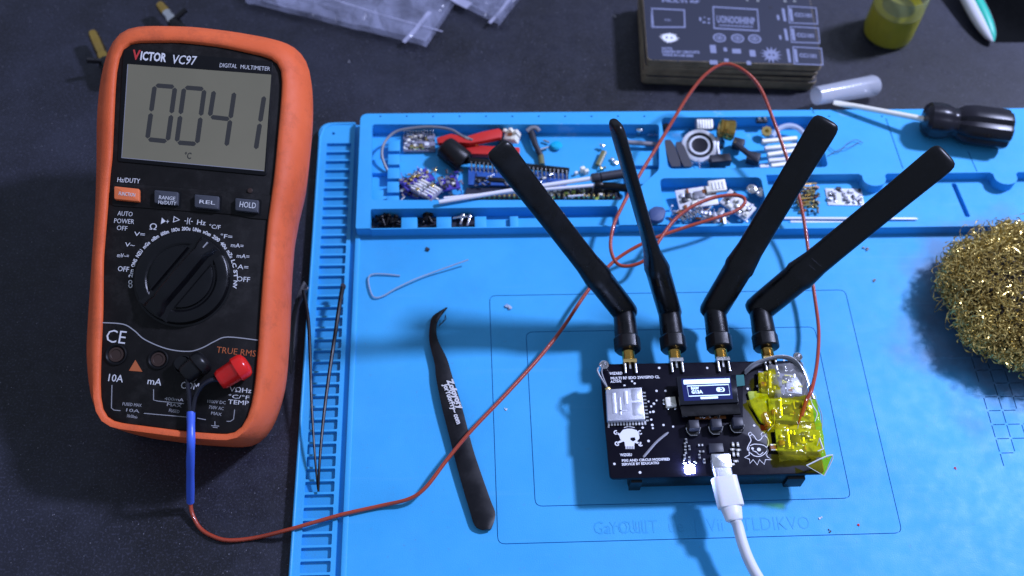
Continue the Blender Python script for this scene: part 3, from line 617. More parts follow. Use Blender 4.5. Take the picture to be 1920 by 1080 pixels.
t.textpx(b0, 'WiZGEU', (1163, 855.5), (1185, 855), 5.0, bold=.03); t.textpx(b0, 'PIXI AND CIRCUI MODIFIED', (1166, 866), (1256, 863), 4.6, bold=.03); t.textpx(b0, 'SERVICE BY EDUCATIO', (1166, 873), (1236, 870), 4.6, bold=.03)
random.seed(3)
for (x, y_) in [(1185, 715), (1190, 719), (1171, 723), (1231, 733), (1248, 733), (1216, 753), (1231, 751), (1226, 757), (1221, 762), (1219, 773), (1225, 772), (1221, 787), (1223, 797), (1244, 797), (1205, 802), (1224, 803), (1152, 870), (1200, 886), (1326, 690), (1402, 729), (1414, 798), (1141, 800), (1216, 827), (1420, 724), (1262, 800), (1470, 676), (1236, 690)]:
    t.prism(b0, circ(*b0.pix(x, y_), .045+.02*random.random(), 8), 0, .012)
t.build('silkscreen', K['silk'], board, smooth=0); t = MB()
# left emblem: round skull with crossed spanners
def silk(pts, wd=.035, closed=False, sm=5):
    q = [np.array(p) for p in bp(pts)]
    if sm: q = spline(q+([q[0]] if closed else []), sm)
    t.line(b0, q, wd)
sk = [(1163, 812), (1168, 806), (1176, 804), (1185, 804), (1194, 807), (1198, 814), (1199, 822), (1194, 828), (1190, 830), (1189, 837), (1172, 837), (1171, 829), (1163, 824), (1161, 817)]
t.plate(b0, [bp(sk), bp([(1182, 821), (1190, 820), (1192, 825), (1187, 828), (1182, 825)])[::-1]], 0, .014)
for a, b_ in (((1155, 812), (1167, 817)), ((1157, 831), (1168, 826)), ((1200, 813), (1192, 816)), ((1202, 833), (1190, 828))):
    silk([a, b_], .09, sm=0)
for (x, y_, a0) in ((1155, 811, 0), (1157, 832, 0), (1200, 811, 0), (1201, 833, 0)):
    t.line(b0, [(b0.pix(x, y_)[0]+.085*math.cos(k*.6+1), b0.pix(x, y_)[1]+.085*math.sin(k*.6+1)) for k in range(9)], .05)
for k in range(5): silk([(1174+k*3.6, 836), (1174+k*3.6, 842)], .045, sm=0)
silk([(1170, 802), (1179, 800), (1190, 802)], .03)
t.build('emblem', K['silk'], board, smooth=0, label='round skull emblem with crossed spanners'); t = MB()
# right emblem: jester skull outline
silk([(1405, 811), (1403, 815), (1406, 817), (1409, 815), (1408, 811), (1405, 811)], .03)
silk([(1408, 812), (1414, 818), (1418, 824), (1423, 826), (1428, 822), (1429, 817)], .035)
silk([(1405, 817), (1408, 826), (1404, 834), (1401, 842), (1404, 846)], .035)
silk([(1429, 811), (1427, 815), (1430, 818), (1434, 816), (1433, 811), (1429, 811)], .03)
silk([(1433, 816), (1439, 822), (1441, 831), (1438, 839), (1440, 846), (1436, 854)], .035)
silk([(1405, 838), (1404, 846), (1410, 852), (1415, 855), (1424, 856), (1432, 852), (1438, 845), (1436, 838), (1428, 834), (1414, 833), (1406, 836)], .035)
silk([(1404, 846), (1405, 853), (1396, 858), (1405, 861), (1406, 869), (1412, 862), (1420, 872), (1424, 862), (1433, 871), (1435, 862), (1447, 862), (1439, 857), (1436, 852)], .035, sm=0)
silk([(1411, 845), (1418, 848), (1424, 853), (1431, 848)], .03)
t.prism(b0, circ(*b0.pix(1423, 843), .09, 12), 0, .013); t.prism(b0, circ(*b0.pix(1411, 841), .06, 12), 0, .013); t.prism(b0, circ(*b0.pix(1417, 847), .03, 8), 0, .013)
t.build('emblem', K['silk'], board, smooth=0, label='outlined skull emblem in a two pointed hat')
# microcontroller module with castellated pads
t = MB(); t.prism(b0, bp([(1131, 727), (1205, 724), (1213, 797), (1138, 799)]), .001, .08); md = t.build('module_board', K['pcb'], board)
t = MB(); t.prism(b0, rpoly(bp([(1136, 730), (1203, 726), (1210, 786), (1139, 789)], .30), .05), .08, .30, .03); t.build('module_shield', K['shield'], md)
t = MB(); sf = ZF(BZ+.30)
for q in ([(1146, 737), (1154, 737), (1157, 775), (1149, 776)], [(1160, 745), (1164, 745), (1166, 778), (1161, 778)], [(1168, 733), (1176, 733), (1178, 757), (1170, 758)], [(1183, 730), (1201, 729), (1203, 750), (1185, 751)], [(1185, 755), (1204, 754), (1206, 778), (1187, 779)], [(1160, 769), (1176, 768), (1177, 771), (1160, 772)]):
    t.prism(sf, sf.pixs(q), 0, .012, .004)
t.build('shield_embossing', K['shield'], md)
for k in range(13):
    c = b0.pix(1141+k*5.7, 796.5-k*.15); t = MB(); t.box(b0.sub(*c), -.04, -.09, .0, .04, .10, .095); t.build('solder_pad', K['silver'], md)
for k in range(9):
    c = b0.pix(1207+k*.8, 738+k*6.5); t = MB(); t.box(b0.sub(*c), -.07, -.035, .0, .07, .035, .092); t.build('solder_pad', K['silver'], md)
# display
t = MB(); t.prism(b0, rpoly(bp([(1271, 722), (1392, 718), (1392, 790), (1281, 792)]), .06), .04, .10); dsp = t.build('display_board', K['pcb'], board)
t = MB(); gz = .50; t.prism(b0, rpoly(bp([(1268, 706), (1380, 702), (1385, 754), (1275, 759)], gz+.1), .03), gz-.06, gz+.1, .02); t.build('display_glass', K['glass'], dsp)
t = MB(); t.prism(b0, bp([(1275, 759.5), (1385, 754.5), (1389, 776), (1279, 781)], gz), gz-.1, gz, .02); t.build('display_lower_glass', K['gface'], dsp)
t = MB(); t.box(b0.sub(*b0.pix(1330, 745)), -1.15, -.5, .1, 1.15, .55, gz-.07); t.build('display_foam', K['black'], dsp)
og = ZF(BZ+gz+.1); oo_ = lambda pts: og.pixs(pts)
t = MB(); t.prism(og, rpoly(oo_([(1277, 710), (1369, 706), (1374, 748), (1283, 752)]), .02), 0, .004); t.build('display_field', K['oledbg'], dsp, smooth=0)
t = MB()
t.prism(og, rpoly(oo_([(1281, 712.5), (1368, 709.5), (1368.5, 718), (1282, 721)]), .03), .004, .010)
ol = oo_([(1288, 724), (1366, 721), (1368.5, 740), (1291.5, 743)]); t.line(og, ol, .045, .004, .010, closed=True)
t.textpx(og, 'RAW', (1296, 730.5), (1311, 730), 5, w0=.004, ex=.006, bold=.05); t.textpx(og, 'G13A', (1297, 738), (1318, 737.2), 6, w0=.004, ex=.006, bold=.05)
c = og.pix(1351, 730.5); t.prism(og, rrect(c[0]-.19, c[1]-.11, c[0]+.19, c[1]+.11, .1), .004, .010)
t.prism(og, rpoly(oo_([(1313, 744.5), (1346, 743), (1346.5, 747), (1314, 748.5)]), .02), .004, .010)
t.build('display_lit_pixels', K['oled'], dsp, smooth=0)
t = MB(); t.line(og, [(c[0]+.02+.07*math.cos(k*.45-2.4), c[1]+.065*math.sin(k*.45-2.4)) for k in range(11)], .05, .010, .014); t.build('toggle_mark', K['oledbg'], dsp, smooth=0)
t = MB(); t.prism(b0, rpoly(bp([(1376, 703), (1395, 702), (1397, 722), (1381, 724)], .2), .03), .15, .17); t.build('teal_tape', K['teal'], board)
t = MB(); c = b0.pix(1331, 783); t.box(b0.sub(*c), -.7, -.12, .05, .7, .16, .12, .02); t.build('display_flex', K['flex'], dsp)
random.seed(5); t = MB()
for k in range(16): c = b0.pix(1306+random.random()*42, 777+random.random()*10); t.ball(b0.p(*c, .16), .05+.03*random.random(), 6, .6)
t.build('solder_joint', K['silver'], dsp)
# three push buttons
for k, (x, y_) in enumerate(((1298, 808), (1340, 806), (1380, 803))):
    c = b0.pix(x, y_); f = b0.sub(*c); t = MB(); t.prism(f, rpoly([(-.30, -.14), (-.18, -.30), (.18, -.30), (.30, -.14), (.30, .25), (-.30, .25)], .03), 0, .22, .03); pbn = t.build('push_button', K['black'], board)
    t = MB(); t.box(f, -.22, -.13, .2, .24, .30, .54, .05); t.build('button_cap', K['chip'], pbn)
    t = MB(); t.tube([f.p(-.30, .0, .2), f.p(-.27, -.18, .22), f.p(-.15, -.31, .22), f.p(.15, -.31, .22)], .014, 5); t.tube([f.p(.34, .05, .24), f.p(.22, -.26, .24)], .03, 5); t.ball(f.p(-.31, .02, .24), .04, 6); t.build('button_frame', K['silver'], pbn)
# small parts
t = MB(); t.prism(b0, rpoly(bp([(1247, 745), (1266, 743), (1269, 760), (1250, 762)], .2), .03), .0, .2, .03); t.build('white_component', K['cream'], board)
t = MB()
for x, y_ in ((1253, 766.5), (1266, 767), (1244, 751), (1244, 757)): t.ball(b0.p(*b0.pix(x, y_), .03), .06, 6, .6)
t.build('solder_dot', K['silver'], board)
random.seed(11)
def smd(x, y_, w_, h_, hh, body, ends=True, ang=0):
    f = b0.sub(*b0.pix(x, y_), 0, ang); t = MB(); t.box(f, -w_/2, -h_/2, 0, w_/2, h_/2, hh, .012); o = t.build('chip_part', body, board)
    if ends:
        t = MB(); t.box(f, -w_/2-.05, -h_/2+.005, 0, -w_/2+.01, h_/2-.005, hh+.01); t.box(f, w_/2-.01, -h_/2+.005, 0, w_/2+.05, h_/2-.005, hh+.01); t.build('solder_end', K['silver'], o)
for x, y_ in ((1286, 828), (1284, 836), (1292, 841), (1285, 848), (1283, 858), (1292, 862), (1313, 836), (1315, 848), (1311, 857), (1320, 866), (1374, 835), (1383, 835), (1373, 844), (1384, 845), (1375, 853), (1383, 853), (1372, 872), (1379, 866)):
    smd(x, y_, .12, .10, .09, K['cream'] if x > 1360 else K['chip'], True, random.choice((0, 90, 90)))
smd(1342, 842, .62, .42, .16, K['chip'], False); smd(1450, 842, .20, .34, .20, K['flex'], True, 90)
for k in range(4): t = MB(); t.tube([b0.p(*b0.pix(1351+k*.5, 836+k*3.2), .16), b0.p(*b0.pix(1354+k*.5, 836+k*3.2), .02)], .018, 5); t.build('chip_pin', K['silver'], board)
# lit LED
t = MB(); c = b0.pix(1293, 881); t.box(b0.sub(*c), -.20, -.17, 0, .20, .17, .14, .03); t.build('status_light', K['led'], board)
t = MB()
for k in range(10): t.ball(b0.p(*b0.pix(1279+random.random()*34, 862+random.random()*10), .03), .03+.03*random.random(), 6, .6)
t.build('solder_speck', K['silver'], board)
# scratch of clear glue on the board, USB socket
t = MB(); t.tube(spline([b0.p(*b0.pix(*q), .03) for q in ((1206, 858), (1216, 846), (1232, 828), (1253, 811))], 4), [.03]+[.055]*11+[.03], 6, ell=.4); t.build('glue_streak', K['lgrey'], board)
uf = b0.sub(*b0.pix(1350, 868)); t = MB(); t.prism(uf, rrect(-.42, -.36, .42, .30, .04), 0, .34, .03); t.build('usb_socket', K['silver'], board)
# corner pillars (rolled metal eyelets)
for (x, y_, h_) in ((1131, 690, .35), (1494, 672, .20)):
    c = b0.pix(x, y_); t = MB(); t.lathe(b0.sub(*c), [(.16, -.3), (.22, -.3), (.22, h_), (.19, h_+.03), (.15, h_), (.14, h_-.25), (.01, h_-.25)], 18); t.build('corner_pillar', K['silver'], board)
t = MB(); t.tube(spline([b0.p(*b0.pix(1121, 695), .3), b0.p(*b0.pix(1119, 702), .32), b0.p(*b0.pix(1128, 717), .25), b0.p(*b0.pix(1138, 731), .2)]), .045, 7); t.tube(spline([b0.p(*b0.pix(1130, 692), .35), b0.p(*b0.pix(1127, 705), .3), b0.p(*b0.pix(1138, 731), .2)]), .04, 7); pg = t.build('pigtail', K['coax'], board)
t = MB(); t.ball(b0.p(*b0.pix(1139, 733), .2), .13, 8, .6, .2); t.ball(b0.p(*b0.pix(1143, 738), .2), .10, 8, .6, .2); t.build('pigtail_solder', K['gold'], pg)
# edge connectors
SX = [P(x, 668, BZ)[0] for x in (1179, 1266, 1353, 1441)]
for k, x in enumerate(SX):
    f = Frame((x, Y1, BZ-.08), (1, 0, 0), (0, 1, 0))   # z along +y
    t = MB(); t.box(f, -.31, -.31, -.03, .31, .31, .16, .03); cn = t.build('edge_connector', K['gold'] if k in (0, 3) else K['silver'], board)
    t = MB(); t.box(W0, x-.29, Y1-.55, BZ-.01, x-.20, Y1+.03, BZ+.14, .015); t.box(W0, x+.20, Y1-.55, BZ-.01, x+.29, Y1+.03, BZ+.14, .015); t.box(W0, x-.04, Y1-.3, BZ, x+.04, Y1, BZ+.08); t.build('connector_leg', K['silver'], cn)
    t = MB(); pr_ = [(.27, .16)]
    for j in range(7): pr_ += [(.295, .2+j*.07), (.27, .235+j*.07)]
    pr_ += [(.27, .75), (.01, .75)]
    t.lathe(f, pr_, 18); t.build('threaded_barrel', K['brass'], cn)
# three small modules under yellow tape
random.seed(21)
for k, (x, y_, an_) in enumerate(((1463, 722, -8), (1483, 772, -5), (1497, 828, -3))):
    f = b0.sub(*b0.pix(x, y_), .12, an_); t = MB(); t.box(f, -1.05, -.55, 0, .95, .50, .10, .01); md = t.build('radio_module', K['gpcb'] if k == 0 else K['olive'], board)
    t = MB(); t.box(f, -.45, -.25, .1, .0, .2, .22, .02); t.box(f, .1, .05, .1, .45, .35, .2, .02); t.build('module_chip', K['chip'], md)
    t = MB(); t.box(f, -.62, -.42, .1, -.50, .45, .30, .02); t.build('module_crystal', K['silver'] if k else K['ycomp'], md)
    for j in range(22):
        xx = random.uniform(-.95, .85); yy = random.uniform(-.45, .4); t = MB(); t.box(f.sub(xx, yy, .1, random.choice((0, 90))), -.09, -.05, 0, .09, .05, .10, .01); t.build('module_part', random.choice([K['ycomp'], K['ycomp'], K['cream'], K['flex'], K['silver']]), md)
    t = MB(); t.box(f, -.98, -.35, .1, -.72, -.12, .26, .02); t.build('module_capacitor', K['flex'], md)
    if k == 0: t = MB(); t.box(f, .2, -.5, .1, .9, .45, .17, .02); t.build('module_foil', K['shield'], md)
t = MB(); f = b0.sub(*b0.pix(1425, 760), .02, -20); t.prism(f, rpoly([(-.7, .45), (.1, .75), (.55, .1), (.7, -.8), (.2, -.9), (-.4, -.2)], .1), 0, .10, .02); t.build('tape_covered_board', K['olive'], board)
t = MB(); f = b0.sub(*b0.pix(1437, 790), .12, 0); t.box(f, -.14, -.35, 0, .10, .35, .14, .02); t.build('amber_capacitor', K['tapeo'], board)
# crumpled tape sheets
def sheet(pts, z0, amp, mat_, name, seed, n=18):
    random.seed(seed); q = [np.array(b0.p(*b0.pix(x, y_, z0), z0)) for x, y_ in pts]; t = MB(); V = []
    ph = [random.uniform(0, 6) for _ in range(6)]
    for i in range(n+1):
        for j in range(n+1):
            a, b_ = i/n, j/n; p = q[0]*(1-a)*(1-b_)+q[1]*a*(1-b_)+q[2]*a*b_+q[3]*(1-a)*b_
            e = min(a, 1-a, b_, 1-b_)
            p = p+np.array([random.uniform(-.02, .02), random.uniform(-.02, .02), amp*1.5*(.55*math.sin(a*11+ph[0]+b_*4)+.35*math.sin(b_*13+ph[1])+.45*random.uniform(-1, 1))+(.16 if e > .05 else 0)])
            p[2] = max(p[2], BZ+.02); V.append(p)
    Fs = [(i*(n+1)+j, (i+1)*(n+1)+j, (i+1)*(n+1)+j+1, i*(n+1)+j+1) for i in range(n) for j in range(n)]
    t.add(V, Fs); t.add([p-np.array([0, 0, .012]) for p in V], [x[::-1] for x in Fs]); return t.build(name, mat_, board, smooth=65)
sheet([(1420, 700), (1452, 690), (1466, 744), (1425, 748)], .30, .05, K['tape'], 'tape_sheet', 1)
sheet([(1436, 748), (1530, 740), (1541, 800), (1452, 802)], .36, .06, K['tape'], 'tape_sheet', 2)
sheet([(1452, 798), (1540, 792), (1549, 858), (1461, 865)], .36, .06, K['tape'], 'tape_sheet', 3)
sheet([(1398, 752), (1428, 742), (1462, 800), (1440, 808)], .16, .03, K['tape'], 'tape_sheet', 4, 8)
sheet([(1440, 684), (1505, 680), (1534, 748), (1452, 752)], .34, .07, K['clearfilm'], 'clear_film', 9)
t = MB(); q = [P(1512, 873, BZ+.5), P(1561, 853, BZ+.75), P(1545, 892, BZ+.15), P(1500, 868, BZ+.25)]
t.rings([[p for p in q], [p-np.array([0, 0, .02]) for p in q]]); tc = t.build('tape_corner', K['tape'], board, smooth=0)
t = MB(); t.tube(spline(q[:3], 4), .032, 6); t.tube([q[2], q[0]], .012, 6); t.build('tape_fold', K['white'], tc)
t = MB(); t.tube([P(1532, 836, BZ+.7), P(1536, 822, BZ+.7), P(1543, 842, BZ+.6), P(1533, 846, BZ+.6)], [.01, .05, .05, .02], 6); t.tube([P(1440, 808, BZ+.2), P(1452, 795, BZ+.25), P(1452, 772, BZ+.4)], [.012, .022, .02], 5); t.build('tape_fold', K['white'], tc)
t = MB(); t.tube(spline([P(1518, 742, BZ+.75), P(1524, 760, BZ+.75), P(1532, 775, BZ+.6), P(1528, 790, BZ+.5)], 4), [.015]*4+[.03]*6+[.02]*3, 6); t.build('tape_fold', K['white'], tc)
t = MB(); t.tube(spline([P(1512, 748, BZ+.72), P(1505, 770, BZ+.65), P(1497, 796, BZ+.55)], 4), [.05, .065, .07, .07, .06, .05, .04, .03, .02], 7); t.build('amber_sleeve', K['tapeo'], board)
t = MB(); t.tube([P(1497, 796, BZ+.55), P(1493, 818, BZ+.4)], [.02, .008], 6); t.build('probe_needle', K['silver'], board)
# grey coax leads over the modules
for k, (dzz, dd) in enumerate(((.55, 0), (.42, 4), (.62, -3))):
    t = MB(); t.tube(spline([P(1397, 697+dd, BZ+.15), P(1412, 684+dd, BZ+.4), P(1435, 674+dd*.6, BZ+dzz), P(1462, 668+dd*.6, BZ+dzz), P(1487, 674+dd, BZ+dzz), P(1505, 694+dd, BZ+dzz), P(1517, 722, BZ+dzz-.1), P(1524-dd, 748, BZ+.5)], 5), .062 if k < 2 else .03, 7); t.build('coax_lead', K['coax'] if k < 2 else K['silver'], board)
t = MB(); t.tube(spline([P(1527, 745, BZ+.5), P(1540, 775, BZ+.35), P(1541, 800, BZ+.2), P(1536, 812, BZ+.1), P(1543, 840, BZ+.1), P(1552, 862, BZ+.2)], 5), .035, 6); t.build('clear_film_edge', K['clearw'], board)

# ================================================================ ANTENNAS
names = ['black stick antenna farthest left, leaning toward the tray', 'black antenna seen edge on and nearly upright, second from left', 'black antenna leaning right with its tip by the white tube, third from left', 'black antenna at far right leaning lowest, tip beneath the screwdriver']
tips = [(931, 276, 10.9), (1153, 229, 11.0), (1552, 225, 10.9), (1776, 289, 10.3)]
turn = [0, 78, 0, 0]
for k, x in enumerate(SX):
    B = np.array([x, Y1+.70, BZ-.08]); H = B+np.array([0, 2.15, .10])
    ob = thing('antenna', names[k], 'antenna', (x, Y1+.7, BZ-.3), 'stick antennas screwed onto the black board')
    f = axf(B, H); f = Frame(B, (1, 0, 0), H-B); L = np.linalg.norm(H-B)
    t = MB(); t.lathe(f, [(.30, -.03), (.56, 0), (.61, .06), (.61, .62), (.58, .68)], 6*4, fl=lambda a: 1+.03*math.cos(6*a)); t.build('coupling_nut', K['black'], ob, smooth=25)
    t = MB(); t.lathe(f, [(.56, .68), (.555, .74), (.53, 1.5), (.53, L-.25), (.51, L-.1), (.48, L+.30), (.3, L+.42)], 26); t.build('swivel_barrel', K['ant'], ob)
    T = P(*tips[k]); d = nrm(T-H); L2 = np.linalg.norm(T-H)
    cv = nrm(CAM-(H+T)/2); wv = nrm(np.cross(d, cv)); tv = np.cross(wv, d)
    a_ = math.radians(turn[k]); wv, tv = wv*math.cos(a_)+tv*math.sin(a_), tv*math.cos(a_)-wv*math.sin(a_)
    R = []
    prof = [(-.52, .12, .10, 2.), (-.50, .34, .30, 2.), (-.40, .46, .42, 2.2), (-.2, .53, .50, 2.2), (.3, .545, .50, 2.3), (1.5, .55, .50, 2.4), (2.3, .555, .50, 2.4), (2.5, .60, .52, 2.4), (2.8, .57, .46, 2.5), (3.5, .545, .34, 2.6), (4.5, .535, .28, 2.8), (6.5, .53, .27, 2.8), (8.5, .54, .27, 2.8), (L2-.75, .56, .27, 2.8), (L2-.35, .555, .26, 2.6), (L2-.15, .52, .24, 2.4), (L2-.03, .44, .18, 2.4), (L2+.02, .30, .10, 2.2)]
    kw = (1.05, 1.1, 1.13, 1.2)[k]
    for s_, hw, ht, ex in prof:
        hw *= kw*(1.06 if s_ < 2.9 else 1); ht *= 1.1 if s_ < 2.9 else 1
        ring_ = []
        for j in range(28):
            q = 2*math.pi*j/28; c, sn = math.cos(q), math.sin(q)
            ring_.append(H+d*s_+wv*hw*math.copysign(abs(c)**(2/ex), c)+tv*ht*math.copysign(abs(sn)**(2/ex), sn))
        R.append(ring_)
    t = MB(); t.rings(R); bl = t.build('blade', K['ant'], ob, smooth=40)
    for s_ in (2.7, 3.0, 3.3, 3.6):                                  # shallow ridges at the shoulder
        hw, ht = (.565, .44) if s_ < 3 else (.552, .37)
        if s_ > 3.4: hw, ht = .545, .33
        hw *= kw
        ring_ = [H+d*(s_+.10*math.cos(q))+wv*hw*math.cos(q)*1.01+tv*ht*math.sin(q)*1.03 for q in np.linspace(math.pi*.12, math.pi*.88, 12)]
        t = MB(); t.tube(ring_, .016, 5); t.build('shoulder_ridge', K['ant'] if k < 3 else K['grey'], bl)

# ================================================================ USB CABLE
uc = thing('usb_cable', 'white charging cable plugged into the front edge of the black board', 'cable', P(1360, 930, MZ))
pA = P(1352, 872, BZ+.18); pB = P(1357, 896, BZ+.16); pC = P(1371, 952, BZ+.10); pD = P(1378, 975, BZ+.05)
f = axf(pA, pC); f = Frame(pA, (1, 0, 0), pC-pA)
t = MB(); t.prism(f, rrect(-.41, -.15, .41, .15, .14), 0, np.linalg.norm(pB-pA)+.1, .02); t.build('usb_plug', K['shield'], uc)
f = Frame(pB, (1, 0, 0), pC-pB); L = np.linalg.norm(pC-pB); t = MB()
t.prism(f, rrect(-.57, -.30, .57, .30, .27, 6), 0, L, .07); t.build('plug_body', K['white'], uc)
t = MB(); R = []
for s_, a, b_ in ((L-.02, .47, .28), (L+.25, .43, .27), (L+.55, .37, .26), (L+.60, .30, .22)): R.append([f.p(a*math.cos(q), b_*math.sin(q), s_) for q in np.linspace(0, 2*math.pi, 20, endpoint=False)])
t.rings(R); t.build('strain_relief', K['white'], uc)
t = MB(); t.tube(spline([f.p(0, 0, L+.5), P(1383, 985, 2.15), P(1391, 1015, 2.05), P(1403, 1048, 1.9), P(1421, 1082, 1.7), P(1450, 1125, 1.4), P(1490, 1170, 1.0)], 6), .235, 14); t.build('cord', K['cable'], uc)
# ================================================================ TWEEZERS
z1 = ZF(MZ+.35)
tw = thing('tweezers', 'black curved tip tweezers with white lettering lying on the blue mat', 'tweezers', P(870, 800, MZ))
lft = [(835, 577), (812, 592), (806, 610), (805, 640), (815, 682), (818, 710), (829, 765), (843, 820), (855, 868), (868, 915), (880, 955), (890, 985), (905, 994)]
rgt = [(838, 578), (822, 600), (818, 618), (822, 640), (838, 672), (848, 705), (864, 755), (876, 800), (888, 845), (904, 893), (920, 938), (929, 965), (921, 992)]
for s_, (zz, th) in enumerate(((.30, .05), (.02, .05))):
    sh = 0 if s_ == 0 else 4; t = MB(); R = []
    ll = spline([np.array(q, float) for q in lft], 4); rl = spline([np.array(q, float) for q in rgt], 4); n_ = len(ll)
    for i, (a, b) in enumerate(zip(ll, rl)):
        k = i/(n_-1); h = zz*(1-abs(k-.45)*1.0 if s_ == 0 else 1)+.08
        A_ = P(a[0]+sh*(1-k), a[1], MZ+h); B_ = P(b[0]-sh*.5*(1-k), b[1], MZ+h); m_ = (A_+B_)/2+np.array([0, 0, .05])
        R.append([A_, A_*.75+B_*.25+np.array([0, 0, .05]), m_+np.array([0, 0, .01]), A_*.25+B_*.75+np.array([0, 0, .05]), B_, B_-np.array([0, 0, th]), A_-np.array([0, 0, th])])
    t.rings(R); am = t.build('arm', K['blackt'], tw, smooth=50)
    if s_ == 0: top = am
t = MB(); t.box(ZF(MZ).sub(*z1.pix(908, 975)), -.25, -.3, .08, .25, .15, .25, .04); t.build('joint', K['blackt'], tw)
t = MB(); zf = ZF(MZ+.455)
t.textpx(zf, 'Zofoyory', (838, 714), (860, 768), 10, bold=.05); t.textpx(zf, 'JorYuorFry~ com', (831, 722), (857, 796), 8.5, bold=.04, ex=.014)
t.build('arm_lettering', K['print'], top, smooth=0)
t = MB()
for dx_, dy_ in ((-16, 22), (-10, 26), (-4, 20)): t.tube([P(835, 590, .8), P(835+dx_*.3+3, 590+dy_*.4, .8), P(822-dx_*.1, 604+dy_*.3, .8)], .012, 5)
t.build('tip_hair', K['wblack'], tw)

# thin black leads lying across the slots
tl = thing('fine_probe_leads', 'pair of thin black probe leads meeting in a point over the slotted edge strip', 'probe leads', P(600, 760, .47))
t = MB(); s1 = spline([P(643, 536, 1.3), P(637, 570, 1.4), P(629, 623, 1.4), P(616, 710, 1.3), P(606, 790, 1.1), P(599, 870, .9), P(597, 922, .6)], 5); t.tube(s1, np.linspace(.12, .05, len(s1)), 8); t.build('lead', K['blackt'], tl)
t = MB(); s1 = spline([P(569, 545, 1.5), P(578, 600, 1.6), P(582, 680, 1.5), P(584, 750, 1.3), P(590, 850, 1.0), P(596, 918, .6)], 5); t.tube(s1, np.linspace(.10, .04, len(s1)), 8); t.build('lead', K['blackt'], tl)
t = MB(); t.ball(P(643, 537, 1.3), .15, 8, 1, .2); t.ball(P(640, 620-60, 1.4), .09, 8, 1, .2); t.build('lead_tip', K['grey'], tl)
# dark feathered tab poking out from under the meter
t = MB(); random.seed(4)
for k in range(16):
    a = k/15; t.tube(spline([P(546+a*6, 700-a*60, .5), P(545+a*14, 620-a*40, .7+.2*a), P(556+a*20, 560-a*18, 1.0+.3*a), P(570+a*8, 528+a*12, 1.1)], 4), .045, 5)
tag(t.build('bristle_brush_tip', K['wblack'], label=None), 'dark bristle tuft between the orange holster and the slotted strip', 'brush')

# clear bent wire on the mat, crumbs
cw = MB(); cw.tube(spline([P(750, 517, .56), P(722, 514, .60), P(700, 514, .62), P(691, 521, .6), P(693, 540, .6), P(701, 557, .6), P(718, 555, .62), P(742, 541, .7), P(775, 525, .75), P(806, 513, .7), P(842, 500, .8), P(878, 487, .9)], 5), .046, 7)
tag(cw.build('bent_wire', K['clearw']), 'clear bent piece of wire on the mat left of the tweezers tip', 'wire')
random.seed(9)
def crumb(x, y_, r, m_, lab, z=MZ, n=4):
    t = MB()
    for k in range(n): t.ball(P(x, y_, z+r*.5)+np.array([random.uniform(-1, 1)*r*1.4, random.uniform(-1, 1)*r*1.2, 0]), r*random.uniform(.5, .9), 6, .6, .3)
    t.tube([P(x-r*30, y_, z+r*.4), P(x+r*20, y_-r*25, z+r*.8)], r*.18, 4)
    tag(t.build('crumb', m_), lab, 'crumb')
crumb(950, 573, .13, K['clear'], 'pale crumb beside the upper moulded groove of the mat')
crumb(803, 467, .10, K['grey'], 'grey fleck on the mat below the tray pockets')
crumb(1624, 467, .09, K['lgrey'], 'grey fleck on the mat under the far right antenna')
crumb(1639, 526, .06, K['lgrey'], 'tiny fleck on the mat above the groove corner at right')
crumb(1538, 972, .05, K['white'], 'tiny white fleck on the mat right of the cable')
crumb(1555, 995, .05, K['chip'], 'tiny dark fleck near the lower right of the mat')
crumb(1608, 984, .045, K['red'], 'tiny red fleck near the lower right of the mat')
crumb(1793, 879, .05, K['red'], 'tiny reddish fleck at the right part of the mat')
crumb(948, 768, .05, K['white'], 'tiny white fleck by the wire near the tweezers')
crumb(1150, 30, .09, K['lgrey'], 'pale crumb on the black table between bag and boards', 0)
crumb(655, 115, .06, K['lgrey'], 'small pale crumb on the black table under the film bag', 0)
t = MB()
for k in range(260):
    x = random.uniform(0, 560); y_ = random.uniform(850, 1079) if k % 2 else random.uniform(0, 1079); p = P(x, y_, .008); t.ball(p, random.uniform(.008, .017), 4)
for k in range(200):
    x = random.uniform(600, 1920); y_ = random.uniform(0, 200); p = P(x, y_, .008); t.ball(p, random.uniform(.010, .022), 4)
t.build('dust', K['lgrey'], kind='stuff')
t = MB()
for k in range(150):
    x = random.uniform(680, 1900); y_ = random.uniform(450, 1075); p = P(x, y_, MZ+.005); t.ball(p, random.uniform(.006, .014), 4)
t.build('lint', K['lgrey'], kind='stuff')
# fine hairs
t = MB(); t.tube(spline([P(1548, 270, 1.2), P(1570, 285, 1.3), P(1590, 268, 1.35), P(1605, 262, 1.3), P(1618, 268, 1.25)], 5), .018, 5); t.tube(spline([P(1552, 292, 1.2), P(1575, 280, 1.3), P(1592, 276, 1.35), P(1612, 266, 1.25)], 5), .018, 5)
tag(t.build('hair', K['pill']), 'fine dark hair curled on the tray cover below the screwdriver shaft', 'hair')

K['residue'] = mat('flux_residue', (.40, .40, .22), .3, alpha=.4)
